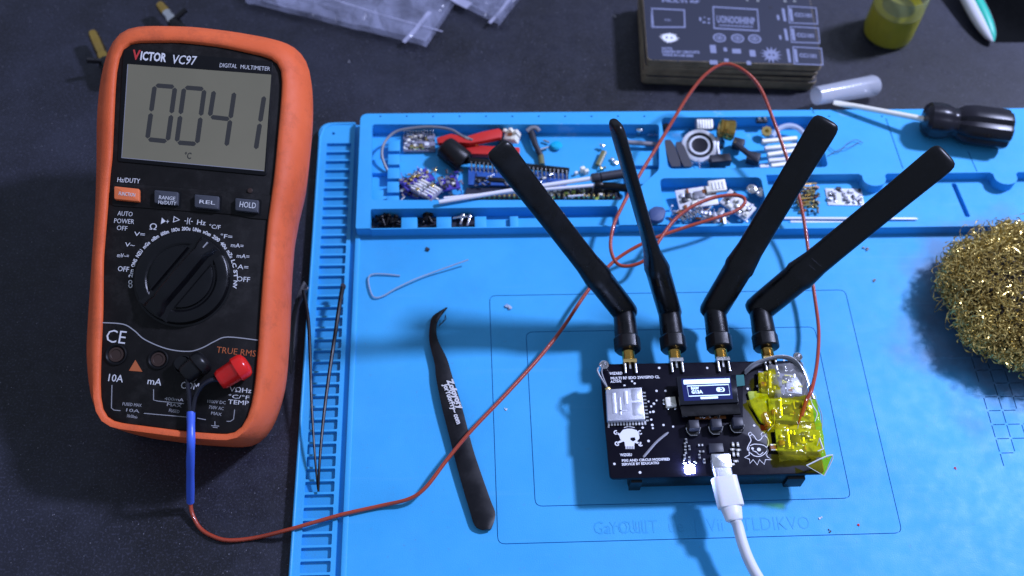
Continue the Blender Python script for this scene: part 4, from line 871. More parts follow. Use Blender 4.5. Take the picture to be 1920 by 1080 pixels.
# ================================================================ BRASS WOOL
random.seed(12); sc_ = np.array([SP_C[0], SP_C[1], 0.]); RS = 4.1; HS = 3.1
sp = thing('brass_sponge', 'round tangled brass wool tip cleaner on the right of the mat', 'brass wool', (sc_[0], sc_[1], MZ))
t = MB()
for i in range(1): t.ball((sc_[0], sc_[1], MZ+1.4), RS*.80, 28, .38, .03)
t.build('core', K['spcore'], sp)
t = MB(); V = []; Fs = []
def strand(c, n, r, wd):
    a = nrm(np.cross(n, np.random.randn(3))); b = np.cross(n, a); ph = random.uniform(0, 6.28); arc = random.uniform(2.0, 5.5); m_ = 10; tw_ = random.uniform(-1, 1); sq = random.uniform(.4, 1.)
    pv = None
    for i in range(m_):
        q = ph+arc*i/(m_-1); p = c+a*math.cos(q)*r+b*math.sin(q)*r*sq+n*tw_*r*(i/(m_-1)-.5)
        nn_ = (a*math.cos(q)+b*math.sin(q))*math.cos(q*2)+n*math.sin(q*2)
        V.append(p+nn_*wd/2); V.append(p-nn_*wd/2)
        if i: k = len(V); Fs.append((k-4, k-3, k-1, k-2))
np.random.seed(4)
for k in range(8500):
    u = random.random(); th = random.uniform(0, 6.283); rr_ = RS*(.80+.22*random.random())
    cz = random.uniform(-.7, 1); cr = math.sqrt(max(0, 1-cz*cz)); wob = 1+.05*math.sin(th*5+1)+.04*math.sin(th*9)
    c = np.array([sc_[0]+math.cos(th)*cr*rr_*wob, sc_[1]+math.sin(th)*cr*rr_*wob, MZ+1.5+cz*1.5*rr_/RS])
    c[2] = max(c[2], MZ+.15)
    strand(c, nrm(np.random.randn(3)), random.uniform(.09, .26) if k % 8 else random.uniform(.26, .55), random.uniform(.035, .08))
for k in range(420):
    th = random.uniform(0, 6.283); cz = random.uniform(-.4, 1); cr = math.sqrt(max(0, 1-cz*cz)); rr_ = RS*random.uniform(.98, 1.06)
    c = np.array([sc_[0]+math.cos(th)*cr*rr_, sc_[1]+math.sin(th)*cr*rr_, max(MZ+.2, MZ+1.5+cz*1.5*rr_/RS)])
    strand(c, nrm(np.random.randn(3)), random.uniform(.3, .6), random.uniform(.04, .07))
t.add(V, Fs); t.build('curl_mass', K['sponge'], sp, smooth=0, kind='stuff')

# ================================================================ SCREWDRIVER
sd = thing('screwdriver', 'flat blade screwdriver with a black fluted handle resting across the tray cover', 'screwdriver', P(1750, 240, RZ))
zt = RZ+.10; hx = P(1736, 224, RZ+1.0); tip = P(1563, 192, RZ+.28)
d = nrm(hx-tip); f = Frame(hx-d*.2, np.cross((0, 0, 1.), d), d); he = P(1893, 244, RZ+1.02); 
f = Frame(hx-d*.15, np.cross((0, 0, 1.), he-hx), he-hx); L = np.linalg.norm(he-hx)
fl = lambda a: 1-.085*max(0, math.cos(6*a))**3
t = MB(); t.lathe(f, [(.01, 0), (.50, 0), (.80, .10), (.95, .30), (.98, .80), (.94, 1.20), (.84, 1.42), (.78, 1.58), (.80, 1.75)], 48, fl=lambda a: 1-.06*max(0, math.cos(6*a))**2); hb = t.build('handle_collar', K['sd'], sd, smooth=30)
t = MB(); t.lathe(f, [(.70, 1.62), (.80, 1.75), (1.0, 2.1), (1.08, 2.6), (1.08, L-.15), (1.02, L+.02), (.85, L+.12), (.01, L+.14)], 48, fl=lambda a: 1-.13*max(0, math.cos(6*a))**2); t.build('handle', K['sd'], sd, smooth=22)
t = MB(); nT = nrm(np.cross(d, (0, 0, 1))); R = []
for s_, a, b_ in ((0, .16, .03), (.25, .20, .05), (.75, .17, .11), (1.1, .155, .155), (np.linalg.norm(hx-tip)+.1, .155, .155)):
    c = tip+d*s_; upv = np.cross(nT, d); R.append([c+nT*a*math.cos(q)+upv*b_*math.sin(q) for q in np.linspace(0, 2*math.pi, 14, endpoint=False)])
t.rings(R); t.build('shaft', K['steel'], sd)

# ================================================================ TUBE, JAR, PEN, BOARD STACK, BAGS
a = P(1524, 183, 1.45); b = P(1642, 158, 1.1); b[2] = .62; a[2] = 1.3; a = P(1530, 180, 1.45); b = P(1640, 160, .75); f = axf(a, b); L = np.linalg.norm(b-a); t = MB()
t.lathe(f, [(.30, -.05), (.50, 0), (.52, .1), (.60, L-.35), (.60, L-.1), (.52, L+.05), (.40, L+.1), (.01, L+.1)], 28); tu = tag(t.build('plastic_tube', K['tubep']), 'frosted white plastic tube touching the screwdriver blade', 'tube')
tu['_o'] = tu['_o']
jc = P(1664, 69, 0); jc = np.array([jc[0], jc[1]+.25, 0]); jf = Frame((jc[0], jc[1], 0), (1, 0, 0), (0, 0, 1))
jar = thing('flux_jar', 'small glass jar of yellow flux standing on the black table', 'jar', (jc[0], jc[1], 0))
t = MB(); t.lathe(jf, [(.01, .0), (1.3, .0), (1.48, .12), (1.52, .4), (1.52, 3.3), (1.42, 3.6), (1.32, 3.75), (1.32, 4.5), (1.26, 4.5), (1.26, 3.72), (1.36, 3.55), (1.46, 3.2), (1.46, .42), (1.42, .16), (1.2, .08), (.01, .08)], 36); t.build('glass', K['jar'], jar)
t = MB(); t.lathe(jf, [(.01, .09), (1.2, .09), (1.40, .18), (1.45, .42), (1.45, 2.25), (1.3, 2.3), (.6, 2.1), (.01, 2.05)], 36); t.build('flux', K['flux'], jar)
t = MB(); t.lathe(jf, [(1.455, 2.2), (1.455, 3.2), (1.35, 3.5), (1.34, 3.5), (1.43, 3.2), (1.42, 2.3), (1.455, 2.2)], 36); t.build('wall_residue', K['residue'], jar)
t = MB(); t.lathe(jf, [(1.33, 4.3), (1.40, 4.35), (1.40, 4.5), (1.25, 4.52), (1.24, 4.35), (1.33, 4.3)], 36); t.build('rim', K['tubep'], jar)
# green and white pen end
pe = thing('correction_pen', 'green and white pen shaped tool with grey grip pointing down at the top right', 'pen', P(1835, 40, 0))
pa = P(1800, -40, .9); pb_ = P(1864, 76, .45); d = pb_-pa; f = axf(pa, pb_); L = np.linalg.norm(d); t = MB(); R = []
sd_ = nrm(np.cross(d, (0, 0, 1)))
def pen(off, wfac, hfac, z_, name, m_):
    R = []; t = MB()
    for s_ in np.linspace(0, 1, 16):
        k = math.sqrt(max(.02, 1-max(0, (s_-.5)/.5)**2)); c = pa+d*s_+sd_*off*k+np.array([0, 0, z_*k-.1*s_])
        R.append([c+sd_*wfac*k*math.cos(q)+np.array([0, 0, 1])*hfac*k*math.sin(q) for q in np.linspace(0, 6.2832, 16, endpoint=False)])
    t.rings(R); t.build(name, m_, pe)
pen(0, .62, .42, .0, 'body', K['white']); pen(-.14, .44, .34, .14, 'green_shell', K['green']); pen(-.42, .20, .26, .10, 'grip', K['grgrip'])
# stack of bare boards
NB = 8
for k in range(NB):
    zt = .25*(k+1); random.seed(40+k); ox, oy, oa = (0, 0, 0) if k == NB-1 else (random.uniform(-.10, .10)-.05, random.uniform(-.10, .10), random.uniform(-.8, .8))
    zf_ = ZF(.25*NB); q = [zf_.pix(*s) for s in ((1214, 112), (1543, 122))]; xL, xR_ = q[0][0], q[1][0]; yB = q[0][1]
    rot = math.degrees(math.atan2(q[1][1]-q[0][1], q[1][0]-q[0][0])); g_ = Frame((xL+ox, yB+oy, zt-.25), (1, 0, 0), (0, 0, 1)).sub(0, 0, 0, rot+oa); Wd = xR_-xL
    ordn = ['lowest', 'second lowest', 'third from the bottom', 'fourth from the bottom', 'fourth from the top', 'third from the top', 'second from the top', 'topmost'][k]
    bo = thing('bare_circuit_board', ('topmost board of the stack at the top, black with pale printed outlines' if k == NB-1 else 'bare circuit board in the stack by the red wire, %s' % ordn), 'circuit board', g_.p(Wd/2, 3, 0), 'bare circuit boards stacked at the back')
    t = MB(); t.prism(g_, rrect(0, 0, Wd, 6.0, .28), .0, .225, .02); t.build('laminate', K['fr4'], bo, smooth=30)
    t = MB(); t.prism(g_, rrect(.03, .03, Wd-.03, 5.97, .27), .225, .235); t.build('solder_mask', K['pcbg'], bo, smooth=30)
    if k == NB-1:
        tf = Frame(g_.p(0, 0, .235), g_.x, g_.z); px_ = lambda pts: tf.pixs(pts); t = MB()
        def ln(pts, wd=.05, cl=True): t.line(tf, px_(pts), wd, 0, .008, cl)
        ln([(1222, 16), (1283, 19), (1284, 51), (1225, 51)], .13); ln([(1221, 14), (1222, 52)], .05, False)
        t.text(tf, 'mm', *tf.pix(1246, 40), .3, wd=.35); 
        ln([(1337, 13), (1420, 18), (1423, 58), (1339, 53)], .12)
        t.textpx(tf, 'UONOOIHIINP', (1344, 42), (1416, 46), 13, bold=.03); t.textpx(tf, '=========', (1348, 50), (1412, 53), 5, bold=.03)
        t.textpx(tf, 'MULTI RF', (1241, 4), (1312, 6), 5, bold=.04)
        for j, (x0, y0, x1, y1) in enumerate(((1478, 12, 1530, 45), (1482, 50, 1534, 81), (1487, 88, 1540, 122))):
            ln([(x0, y0), (x1, y0+3), (x1+3, y1), (x0+2, y1-2)], .09); t.textpx(tf, 'CC1101', (x0+12, y0+19), (x0+44, y0+21), 7, bold=.04)
            t.line(tf, px_([(x0-10, y0+4), (x0-6, y1-5)]), .16, 0, .008); t.line(tf, px_([(x0+4, y0+4), (x0+7, y1-5)]), .16, 0, .008)
        for x, y_ in ((1349, 71), (1383, 72), (1415, 73)):
            c = tf.pix(x, y_); t.line(tf, circ(*c, .33, 18, .30), .09, 0, .008, True); t.line(tf, circ(*c, .18, 12, .14), .06, 0, .008, True); t.prism(tf, circ(*c, .08, 8), 0, .008)
        for x, y_, w_, h_ in ((1337, 92, .34, .62), (1360, 93, .2, .3), (1381, 96, .5, .36), (1411, 100, .34, .5), (1338, 117, .45, .32), (1362, 113, .25, .25), (1404, 118, .25, .30), (1313, 36, .12, .3), (1320, 42, .18, .14), (1329, 36, .14, .14), (1329, 43, .14, .14), (1459, 33, .13, .42), (1463, 70, .12, .35), (1321, 33, .1, .1)):
            c = tf.pix(x, y_); t.prism(tf, rrect(c[0]-w_/2, c[1]-h_/2, c[0]+w_/2, c[1]+h_/2, .06), 0, .008)
        for j, (a_, b_) in enumerate(((1241, 1261), (1241, 1312), (1243, 1300))): t.textpx(tf, ('NOTO', 'DESIGN BY CIRCUITS', 'MADE IN LAB 2023')[j], (a_, 93+j*6), (b_, 94+j*6.5), 4.6, bold=.05)
        random.seed(2)
        # round emblem with a ragged rim, and a second tall one
        c = tf.pix(1255, 71)
        def rag(c, r1, r2, n, w_=1.3): return [(c[0]+(r1 if i % 2 else r2*random.uniform(.85, 1.1))*math.cos(6.283*i/n)*w_, c[1]+(r1 if i % 2 else r2*random.uniform(.85, 1.1))*math.sin(6.283*i/n)) for i in range(n)]
        t.m(1).plate(tf, [rag(c, .28, .43, 34), circ(c[0]-.15, c[1]+.02, .07, 8)[::-1], circ(c[0]+.13, c[1], .07, 8)[::-1]], 0, .009); t.m(0)
        c = tf.pix(1446, 103); t.plate(tf, [rag(c, .32, .62, 26, 1.), circ(c[0]-.10, c[1], .07, 8)[::-1], circ(c[0]+.13, c[1], .07, 8)[::-1]], 0, .009)
        t.build('printed_outlines', [K['silkd'], K['silk']], bo, smooth=0)
        t = MB(); t.lathe(tf.sub(*tf.pix(1445, 14)), [(.12, 0), (.12, .01), (.01, .01)], 14)
        for x, y_ in ((1226, 112), (1234, 112), (1271, 115), (1534, 134)): t.lathe(tf.sub(*tf.pix(x, y_)), [(.06, 0), (.06, .01), (.01, .01)], 10)
        t.build('drill_hole', K['chip'], bo)
        for x, y_ in ((1401, 1), (1421, 2), (1472, 3), (1490, 3)):
            t = MB(); c = tf.pix(x, y_); t.prism(tf, rrect(c[0]-.08, c[1]-.06, c[0]+.08, c[1]+.12, .03), 0, .015); t.build('tinned_pad', K['silver'], bo)
# film bags
def bag(name, quad, lab, seed, strips, z0=.25):
    random.seed(seed); np.random.seed(seed); q = [P(x, y_, z0) for x, y_ in quad]; root = thing(name, lab, 'plastic bag', (q[2]+q[1])/2*np.array([1, 1, 0]), 'clear film bags at the top edge')
    n = 40; pts = np.random.rand(14, 3)
    def hgt(a, b_):
        h = 0
        for i, (u, v, s_) in enumerate(pts): an_ = s_*6.28; h += .10*abs(math.sin((a-u)*math.cos(an_)*9+(b_-v)*math.sin(an_)*9+i))**.6*(.3+s_)
        return h*.75
    for lay in range(2):
        V = []; t = MB()
        for i in range(n+1):
            for j in range(n+1):
                a, b_ = i/n, j/n; p = q[0]*(1-a)*(1-b_)+q[1]*a*(1-b_)+q[2]*a*b_+q[3]*(1-a)*b_
                w_ = .12*math.sin(a*9+seed)*(1 if b_ in (0, 1) else 0)
                p = p+np.array([w_*.5, w_, hgt(a, b_)*(1 if lay else .35)+.06*lay-.2+.05]); p[2] = max(p[2], .02+.03*lay); V.append(p)
        Fs = [(i*(n+1)+j, (i+1)*(n+1)+j, (i+1)*(n+1)+j+1, i*(n+1)+j+1) for i in range(n) for j in range(n)]
        t.add(V, Fs); t.add([p-np.array([0, 0, .008]) for p in V], [x[::-1] for x in Fs]); t.build('film', K['bag'], root, smooth=60)
    for s0, s1, wd in strips:
        t = MB(); a_, b_ = P(*s0, .55), P(*s1, .35); n_ = nrm(np.cross(b_-a_, (0, 0, 1)))*wd; Rr = []
        for k in range(9): c = a_+(b_-a_)*k/8+np.array([0, 0, .05*math.sin(k)]); Rr.append([c+n_, c-n_, c-n_-np.array([0, 0, .03]), c+n_-np.array([0, 0, .03])])
        t.rings(Rr); t.build('seal_strip', K['bagseal'], root)
bag('plastic_bag', [(430, -30), (470, 8), (800, 88), (905, -70)], 'crumpled clear film bag, the larger one left at the top edge', 3, [((806, 22), (757, 80), .12), ((560, -20), (830, 60), .03)])
bag('plastic_bag', [(790, -60), (835, -3), (937, 48), (1005, -40)], 'smaller clear film bag just right of the larger one at the top edge', 8, [((963, -10), (918, 44), .10), ((830, -20), (880, 12), .3)], .3)
# dark cloth at the far corner
t = MB(); n = 16; V = []
for i in range(n+1):
    for j in range(n+1):
        a, b_ = i/n*2-1, j/n*2-1; r_ = math.hypot(a, b_); p = P(1965, -20, 0)+np.array([a*4.6, b_*4.5, 0]); p[2] = max(.01, 1.6*max(0, 1-r_**2)**.5*(1+.2*math.sin(a*7+b_*5))); V.append(p)
t.add(V, [(i*(n+1)+j, (i+1)*(n+1)+j, (i+1)*(n+1)+j+1, i*(n+1)+j+1) for i in range(n) for j in range(n)])
tag(t.build('black_cloth', K['cloth']), 'black cloth bundle cut off by the top right corner', 'cloth')
# two metal tipped plugs behind the meter
for k, (a, b, c, lab) in enumerate((((300, 9), (332, 50), (350, 62), 'metal tipped plug poking out above the orange holster'), ((174, 62), (203, 128), (215, 150), 'metal tipped plug poking out left of the orange holster'))):
    pa_, pb_, pc_ = P(*a, .9), P(*b, .8), P(*c, .7); f = axf(pa_, pb_); L = np.linalg.norm(pb_-pa_)
    o = thing('probe_plug', lab, 'plug', (pb_[0], pb_[1], 0), 'metal tipped plugs behind the meter'); t = MB()
    t.lathe(f, [(.10, -.05), (.26, 0), (.30, .2), (.28, .35), (.32, .5), (.30, L*.38)], 12); t.build('tip', K['cream'] if k == 2 else K['brass'], o)
    t = MB(); t.lathe(f, [(.30, L*.38), (.34, L*.42), (.30, L*.6), (.36, L*.66), (.32, L*.8)], 12); t.build('metal_collar', K['silver'] if k == 0 else K['brass'], o)
    t = MB(); t.lathe(f, [(.34, L*.78), (.42, L*.85), (.42, L+.6), (.3, L+.8)], 12); t.tube([f.p(-.1, .2, L*.85), f.p(-.9 if k else .9, .5, L*.8)], .16, 7); t.build('plug_sleeve', K['black'], o)
# ================================================================ THINGS IN THE TRAY
TF = .34
def Z(x, y_, z=TF): return P(x, y_, z)
def slab(F, w_, h_, th, m_, name, par, bev=.02, r=.04): t = MB(); t.prism(F, rrect(-w_/2, -h_/2, w_/2, h_/2, r), 0, th, bev); return t.build(name, m_, par)
def fr(x, y_, z=TF, ang=0, tilt=0, ta=0):
    p = P(x, y_, z); a = math.radians(tilt); b = math.radians(ta); n_ = np.array([math.sin(a)*math.cos(b), math.sin(a)*math.sin(b), math.cos(a)]); f = Frame(p, (1, 0, 0), n_); return f.sub(0, 0, 0, ang)
def populated(F, w_, h_, root, body, n, mats_, seed, th=.14, big=None, pm=None):
    random.seed(seed); slab(F, w_, h_, th, body, 'board', root)
    for k in range(n):
        u = random.uniform(-w_/2+.1, w_/2-.1); v = random.uniform(-h_/2+.08, h_/2-.08); a = random.uniform(.05, .14); b = random.uniform(.05, .12)
        t = MB(); t.box(F.sub(u, v), -a, -b, th, a, b, th+random.uniform(.06, .16), .01); t.build('part', random.choice(mats_), root)
    for q in (big or []): t = MB(); t.box(F.sub(q[0], q[1]), -q[2]/2, -q[3]/2, th, q[2]/2, q[3]/2, th+q[4], .02); t.build('chip', q[5], root)
# grey populated board, with a row of pins
r = thing('sensor_board', 'small grey populated circuit board at the left of the tray, under the grey coax lead', 'circuit board', Z(785, 272))
F = fr(786, 270, TF+.05, 1, 4, 90); populated(F, 1.72, 1.25, r, K['gpcb'], 46, [K['cream'], K['lgrey'], K['silver'], K['gpcb'], K['chip'], K['gold'], K['white']], 31, big=[(-.55, -.35, .3, .25, .1, K['chip'])])
for k in range(11): t = MB(); c = F.sub(-.78+k*.155, .52, .14); t.lathe(c, [(.05, 0), (.05, .06), (.025, .07), (.025, .35), (.01, .36)], 7); t.build('pin', K['silver'], r)
t = MB(); t.tube(spline([Z(886, 263, 1.2), Z(868, 256, 1.2), Z(845, 243, 1.25), Z(810, 238, 1.3), Z(775, 240, 1.3), Z(742, 247, 1.3), Z(722, 266, 1.25), Z(716, 288, 1.15), Z(722, 310, .9), Z(734, 332, .6)], 6), .075, 8)
cx = thing('coax_pigtail', 'thin grey coax lead arching over the left end of the tray', 'coax lead', Z(735, 300)); t.build('cable', K['coax'], cx)
t = MB(); c = Z(735, 333, .5); t.lathe(Frame(c, (1, 0, 0), (0, -.3, 1)), [(.13, -.1), (.14, .1), (.09, .12), (.09, .2), (.01, .2)], 12); t.build('connector', K['gold'], cx)
t = MB(); t.tube([Z(872, 258, 1.2), Z(880, 261, 1.2)], .10, 8); t.tube([Z(880, 261, 1.2), Z(890, 265, 1.1)], .03, 6); t.build('connector', K['silver'], cx)
# red clip
r = thing('red_clip', 'red plastic clip with two arms in the tray behind the first antenna', 'clip', Z(900, 265))
def pl2(pts, z0, z1, m_, name, bev=.05):
    F = ZF(z1); t = MB(); t.prism(F, rpoly(F.pixs(pts), .08), z0-z1, 0, bev); return t.build(name, m_, r)
pl2([(818, 258), (845, 250), (872, 256), (905, 246), (936, 240), (942, 246), (940, 257), (905, 264), (880, 268), (850, 266), (822, 268)], .95, 1.2, K['redt'], 'upper_arm')
pl2([(850, 266), (868, 264), (890, 271), (912, 273), (975, 276), (974, 288), (915, 289), (880, 288), (864, 280)], .55, .85, K['redt'], 'lower_arm')
pl2([(934, 240), (944, 240), (945, 282), (937, 282)], .5, 1.0, K['black'], 'end_bar')
t = MB(); t.lathe(fr(893, 272, .8), [(.13, 0), (.13, .15), (.05, .18), (.01, .18)], 12); t.build('pivot', K['gold'], r)
# black cylinder knob
a = Z(834, 276, 1.0); b = Z(872, 306, .75); f = axf(a, b); L = np.linalg.norm(b-a); t = MB(); t.lathe(f, [(.01, -.12), (.45, -.12), (.62, 0), (.66, .2), (.66, L-.1), (.60, L), (.48, L+.02), (.46, L-.25), (.01, L-.25)], 28)
tag(t.build('buzzer', K['black']), 'black cylindrical buzzer lying on the tray boards', 'buzzer')
# white connector block
r = thing('socket_connector', 'white plastic socket connector behind the red clip', 'connector', Z(963, 262)); F = fr(963, 260, TF+.3, -15, 25, 200)
t = MB(); t.box(F, -.35, -.3, 0, .35, .3, .5, .05); t.box(F, -.42, .1, .1, -.25, .28, .65, .04); t.box(F, -.1, .15, .3, .08, .32, .68, .04); t.box(F, .25, .05, .1, .42, .25, .62, .04); t.box(F, .1, -.35, .1, .38, -.2, .55, .04); t.build('housing', K['cream'], r)
t = MB(); t.box(F, -.15, -.1, .5, .12, .08, .53); t.build('contact', K['flex'], r)
# coin-leg sensor
r = thing('sensor_probe', 'dark sensor rod with a grey bent head in the middle of the tray', 'sensor', Z(1005, 285))
t = MB(); t.tube([Z(996, 248, .75), Z(1004, 272, .7), Z(1014, 292, .55)], [.20, .17, .16], 10); t.build('body', K['chip'], r)
t = MB(); t.tube(spline([Z(988, 246, .85), Z(996, 240, .95), Z(1005, 240, .95), Z(1011, 246, .85)], 4), .12, 8); t.build('head', K['lgrey'], r)
t = MB(); t.tube([Z(1014, 291, .55), Z(1016, 309, .5)], [.16, .17], 10); t.build('foot', K['oliv'], r)
r = thing('disc_capacitor', 'cyan disc capacitor with two silver legs on the tray floor', 'capacitor', Z(1040, 274))
F = fr(1043, 273, TF+.12, 0, 12, 120); t = MB(); t.lathe(F, [(.01, -.1), (.27, -.08), (.34, 0), (.27, .1), (.1, .14), (.01, .14)], 18); t.build('disc', K['disc'], r)
for q in (((1030, 267), (1019, 263)), ((1028, 276), (1005, 283))): t = MB(); t.tube([Z(*q[0], .5), Z(*q[1], .5)], .06, 7); t.build('leg', K['silver'], r)
r = thing('diode', 'olive diode with silver ends standing against the tray floor near the second antenna', 'diode', Z(1128, 295))
t = MB(); t.tube([Z(1121, 310, .55), Z(1133, 284, .6)], .16, 10, ell=.6); t.build('body', K['oliv'], r)
t = MB(); t.ball(Z(1131, 274, .6), .12, 8, 1, .3); t.ball(Z(1126, 272, .6), .08, 6, 1, .3); t.build('end_cap', K['silver'], r)
t = MB(); t.ball(Z(1127, 316, .5), .10, 8, 1, .2); t.ball(Z(1134, 314, .5), .08, 6, 1, .2); t.build('end_cap', K['gold'], r)
# blue module with pin header
r = thing('module_board', 'blue module board with a long black pin header in front of the sensor rod', 'circuit board', Z(980, 335))
F = ZF(TF+.35); t = MB(); t.prism(F, F.pixs([(878, 312), (1066, 325), (1062, 350), (878, 346)]), -.12, 0, .01); t.build('board', K['bluepcb'], r)
def P2(x, y_, z): return P(x, y_, z)
A_ = P(880, 300, .95); B_ = P(1066, 317, .95); n_ = 24; d = (B_-A_)/n_; f = Frame(A_, B_-A_, (0, -.25, 1)); LL = np.linalg.norm(B_-A_)
t = MB(); t.box(f, -.05, -.12, -.2, LL+.05, .14, .05, .02); t.build('header_strip', K['black'], r)
pin0 = None
for k in range(n_):
    c = A_+d*(k+.5)
    if pin0 is None:
        t = MB(); t.tube([c+np.array([0, -.10, 0]), c+np.array([0, -.22, -.02]), c+np.array([.02, -.62, -.35])], .035, 6); pin0 = t.build('pin', K['silver'], r); base = c
    else: clone(pin0, c-base)
    if k % 1 == 0:
        t = MB(); t.box(Frame(c, (1, 0, 0), (0, -.5, 1)), .04, -.55, -.2, .09, -.10, -.02); t.build('pin_guard', K['black'], r) if k % 2 else None
random.seed(77)
for k in range(26): t = MB(); c = F.pix(random.uniform(885, 1055), random.uniform(330, 346)); t.box(F.sub(*c), -.07, -.05, 0, .07, .05, .1, .01); t.build('part', random.choice([K['silver'], K['cream'], K['chip'], K['bluepcb']]), r)
# lower dark board peeping in front
r = thing('dark_board', 'dark board with a gold pin row along the front wall of the tray', 'circuit board', Z(980, 368)); F = ZF(.5)
t = MB(); t.prism(F, F.pixs([(875, 352), (1160, 350), (1164, 374), (870, 374)]), -.12, 0, .01); t.build('board', K['pcbg'], r)
t = MB(); F9 = ZF(.8); t.prism(F9, rpoly(F9.pixs([(893, 330), (960, 334), (958, 341), (893, 337)]), .03), -.2, 0, .03); t.build('header_strip', K['black'], r)
pin0 = None
for k in range(30):
    c = P(880+k*9.3, 370, .5)
    if pin0 is None: t = MB(); t.box(Frame(c, (1, 0, 0), (0, 0, 1)), -.04, -.1, 0, .05, .08, .22, .01); pin0 = t.build('pin', K['gold'], r); base = c
    else: clone(pin0, c-base)
random.seed(78)
for k in range(22): t = MB(); c = F.pix(random.uniform(1040, 1160), random.uniform(354, 370)); t.box(F.sub(*c), -.10, -.06, 0, .10, .06, random.uniform(.1, .25), .01); t.build('part', random.choice([K['oliv'], K['chip'], K['olive'], K['cream'], K['chip']]), r)
t = MB(); t.tube([Z(1065, 368, .8), Z(1094, 366, .8)], .05, 6); t.build('light_pipe', K['white'], r)
# white pairs of sticks with black ends
for k, (a, b, c, d_, lab) in enumerate((((823, 379, 1.4), (1112, 334, 1.1), (1166, 326, 1.1), .115, 'white rod with black handle across the tray, rear of the pair'), ((832, 372, 1.25), (1118, 347, .95), (1168, 352, .9), .09, 'white rod with black handle across the tray, front of the pair'))):
    r = thing('probe_rod', lab, 'rod', Z(a[0]+100, a[1]-10), 'white rods lying in the tray'); a = P(*a); b = P(*b); c = P(*c)
    t = MB(); t.tube(spline([a, a*.6+b*.4+np.array([0, 0, .03]), b], 5), d_, 10); t.build('shaft', K['white'], r)
    t = MB(); f = axf(b, c); L = np.linalg.norm(c-b); w_ = .26 if k == 0 else .22
    t.lathe(f, [(.12, -.1), (w_*.9, -.08), (w_, 0), (w_, .3), (w_*.8, .36), (w_, .42), (w_, L+.3), (w_*.6, L+.4)], 14); t.build('handle', K['black'] if k else K['grey'], r)
# purple module boards
specs = [(782, 340, .75, 35, 'purple populated board, rearmost of the heap at the left of the tray', 12), (770, 355, .55, -30, 'dark purple board at the far left of the heap in the tray', -10), (842, 346, .75, -75, 'purple board with silver teeth at the right of the heap under the buzzer', 15), (800, 358, 1.0, -36, 'board with rows of white pads on top of the purple heap', 5)]
for k, (x, y_, z_, a_, lab, ti) in enumerate(specs):
    r = thing('purple_module' if k < 3 else 'padded_module', lab, 'circuit board', Z(x, y_), 'module boards heaped in the left of the tray'); F = fr(x, y_, z_, a_, abs(ti), 90 if ti > 0 else 200)
    w_, h_ = ((1.7, .9), (1.5, .85), (1.0, 1.0), (1.35, 1.0))[k]
    populated(F, w_, h_, r, K['purple'] if k < 3 else K['gpcb'], 30 if k < 3 else 12, [K['purple'], K['lgrey'], K['silver'], K['chip'], K['gold'], K['cream'], K['purple']], 50+k, th=.1)
    if k == 3:
        for j in range(5):
            for i in range(2):
                t = MB(); t.prism(F, rrect(-.62+i*.66-.02*j, .30-j*.185, -.06+i*.66-.02*j, .41-j*.185, .04), .1, .22, .03); t.build('pad', K['cream'] if j == 0 else K['white'], r)
# screw, grey stick, pin, speck near the right of the first well
r = thing('screw', 'round headed silver screw standing at the right of the first well', 'screw', Z(1197, 248)); F = fr(1197, 250, TF); t = MB()
t.lathe(F, [(.10, 0), (.10, .3), (.22, .34), (.22, .44), (.14, .50), (.01, .50)], 16); t.build('head', K['silver'], r)
t = MB(); t.box(F, -.12, -.02, .50, .12, .02, .515); t.build('slot', K['chip'], r)
t = MB(); a = Z(1168, 266, .7); b = Z(1230, 271, .6); t.tube([a, b], .13, 10); tag(t.build('grey_rod', K['lgrey']), 'grey plastic rod lying behind the second antenna', 'rod')
t = MB(); t.tube([Z(1217, 253, .5), Z(1240, 253, .5)], .05, 6); t.ball(Z(1217, 253, .5), .08, 6); tag(t.build('small_pin', K['silver']), 'tiny silver pin beside the round headed screw', 'pin')
t = MB(); t.ball(Z(1153, 304, .45), .15, 8, .7, .3); t.ball(Z(1147, 298, .45), .10, 8, .7, .3); tag(t.build('metal_bead', K['silver']), 'small silver bead left of the second antenna', 'bead')
r = thing('small_socket', 'tiny white socket pieces in front of the diode', 'socket', Z(1093, 325))
for q in ((1080, 328, .14), (1092, 322, .2), (1099, 326, .18)): t = MB(); F = fr(q[0], q[1], TF, 20); t.box(F, -q[2]*.6, -q[2]*.5, 0, q[2]*.6, q[2]*.5, q[2]*1.8, .03); t.build('piece', K['cream'], r)
# ---- second well
r = thing('tape_roll', 'roll of white flexible strip with a blue centre in the second well', 'roll', Z(1310, 275)); F = fr(1310, 280, TF, 0, 14, 250)
t = MB(); t.lathe(F, [(.38, 0), (.95, 0), (1.0, .12), (.98, .45), (.92, .5), (.45, .52), (.36, .40), (.38, 0)], 36); t.build('roll', K['white'], r)
t = MB(); t.lathe(F, [(.70, .515), (.72, .53), (.74, .515)], 30); t.tube([F.p(.72*math.cos(q), .72*math.sin(q), .53) for q in np.linspace(-1, 2.4, 14)], .03, 5); t.build('edge_line', K['grey'], r)
for q in (((1252, 262), (1268, 312), .30, 'flat black strap piece at the left end of the second well', 'outer'), ((1272, 266), (1290, 312), .26, 'flat black strap piece leaning on the white roll', 'inner')):
    a = Z(*q[0], .9); b = Z(*q[1], .6); t = MB(); n_ = np.array([q[2], 0, 0]); h = np.array([0, 0, .12]); R = [[c-n_*w_, c+n_*w_, c+n_*w_-h, c-n_*w_-h] for c, w_ in ((a, .5), (a*.8+b*.2, .9), (b*.8+a*.2, 1.), (b, .8))]; t.rings(R); tag(t.build('strap_piece', K['grey']), q[3], 'strap', 'black strap pieces in the second well')
t = MB(); t.ball(Z(1248, 240, .8), .28, 10, 1, .1); tag(t.build('black_bead', K['black']), 'glossy black bead in the rear left corner of the second well', 'bead')
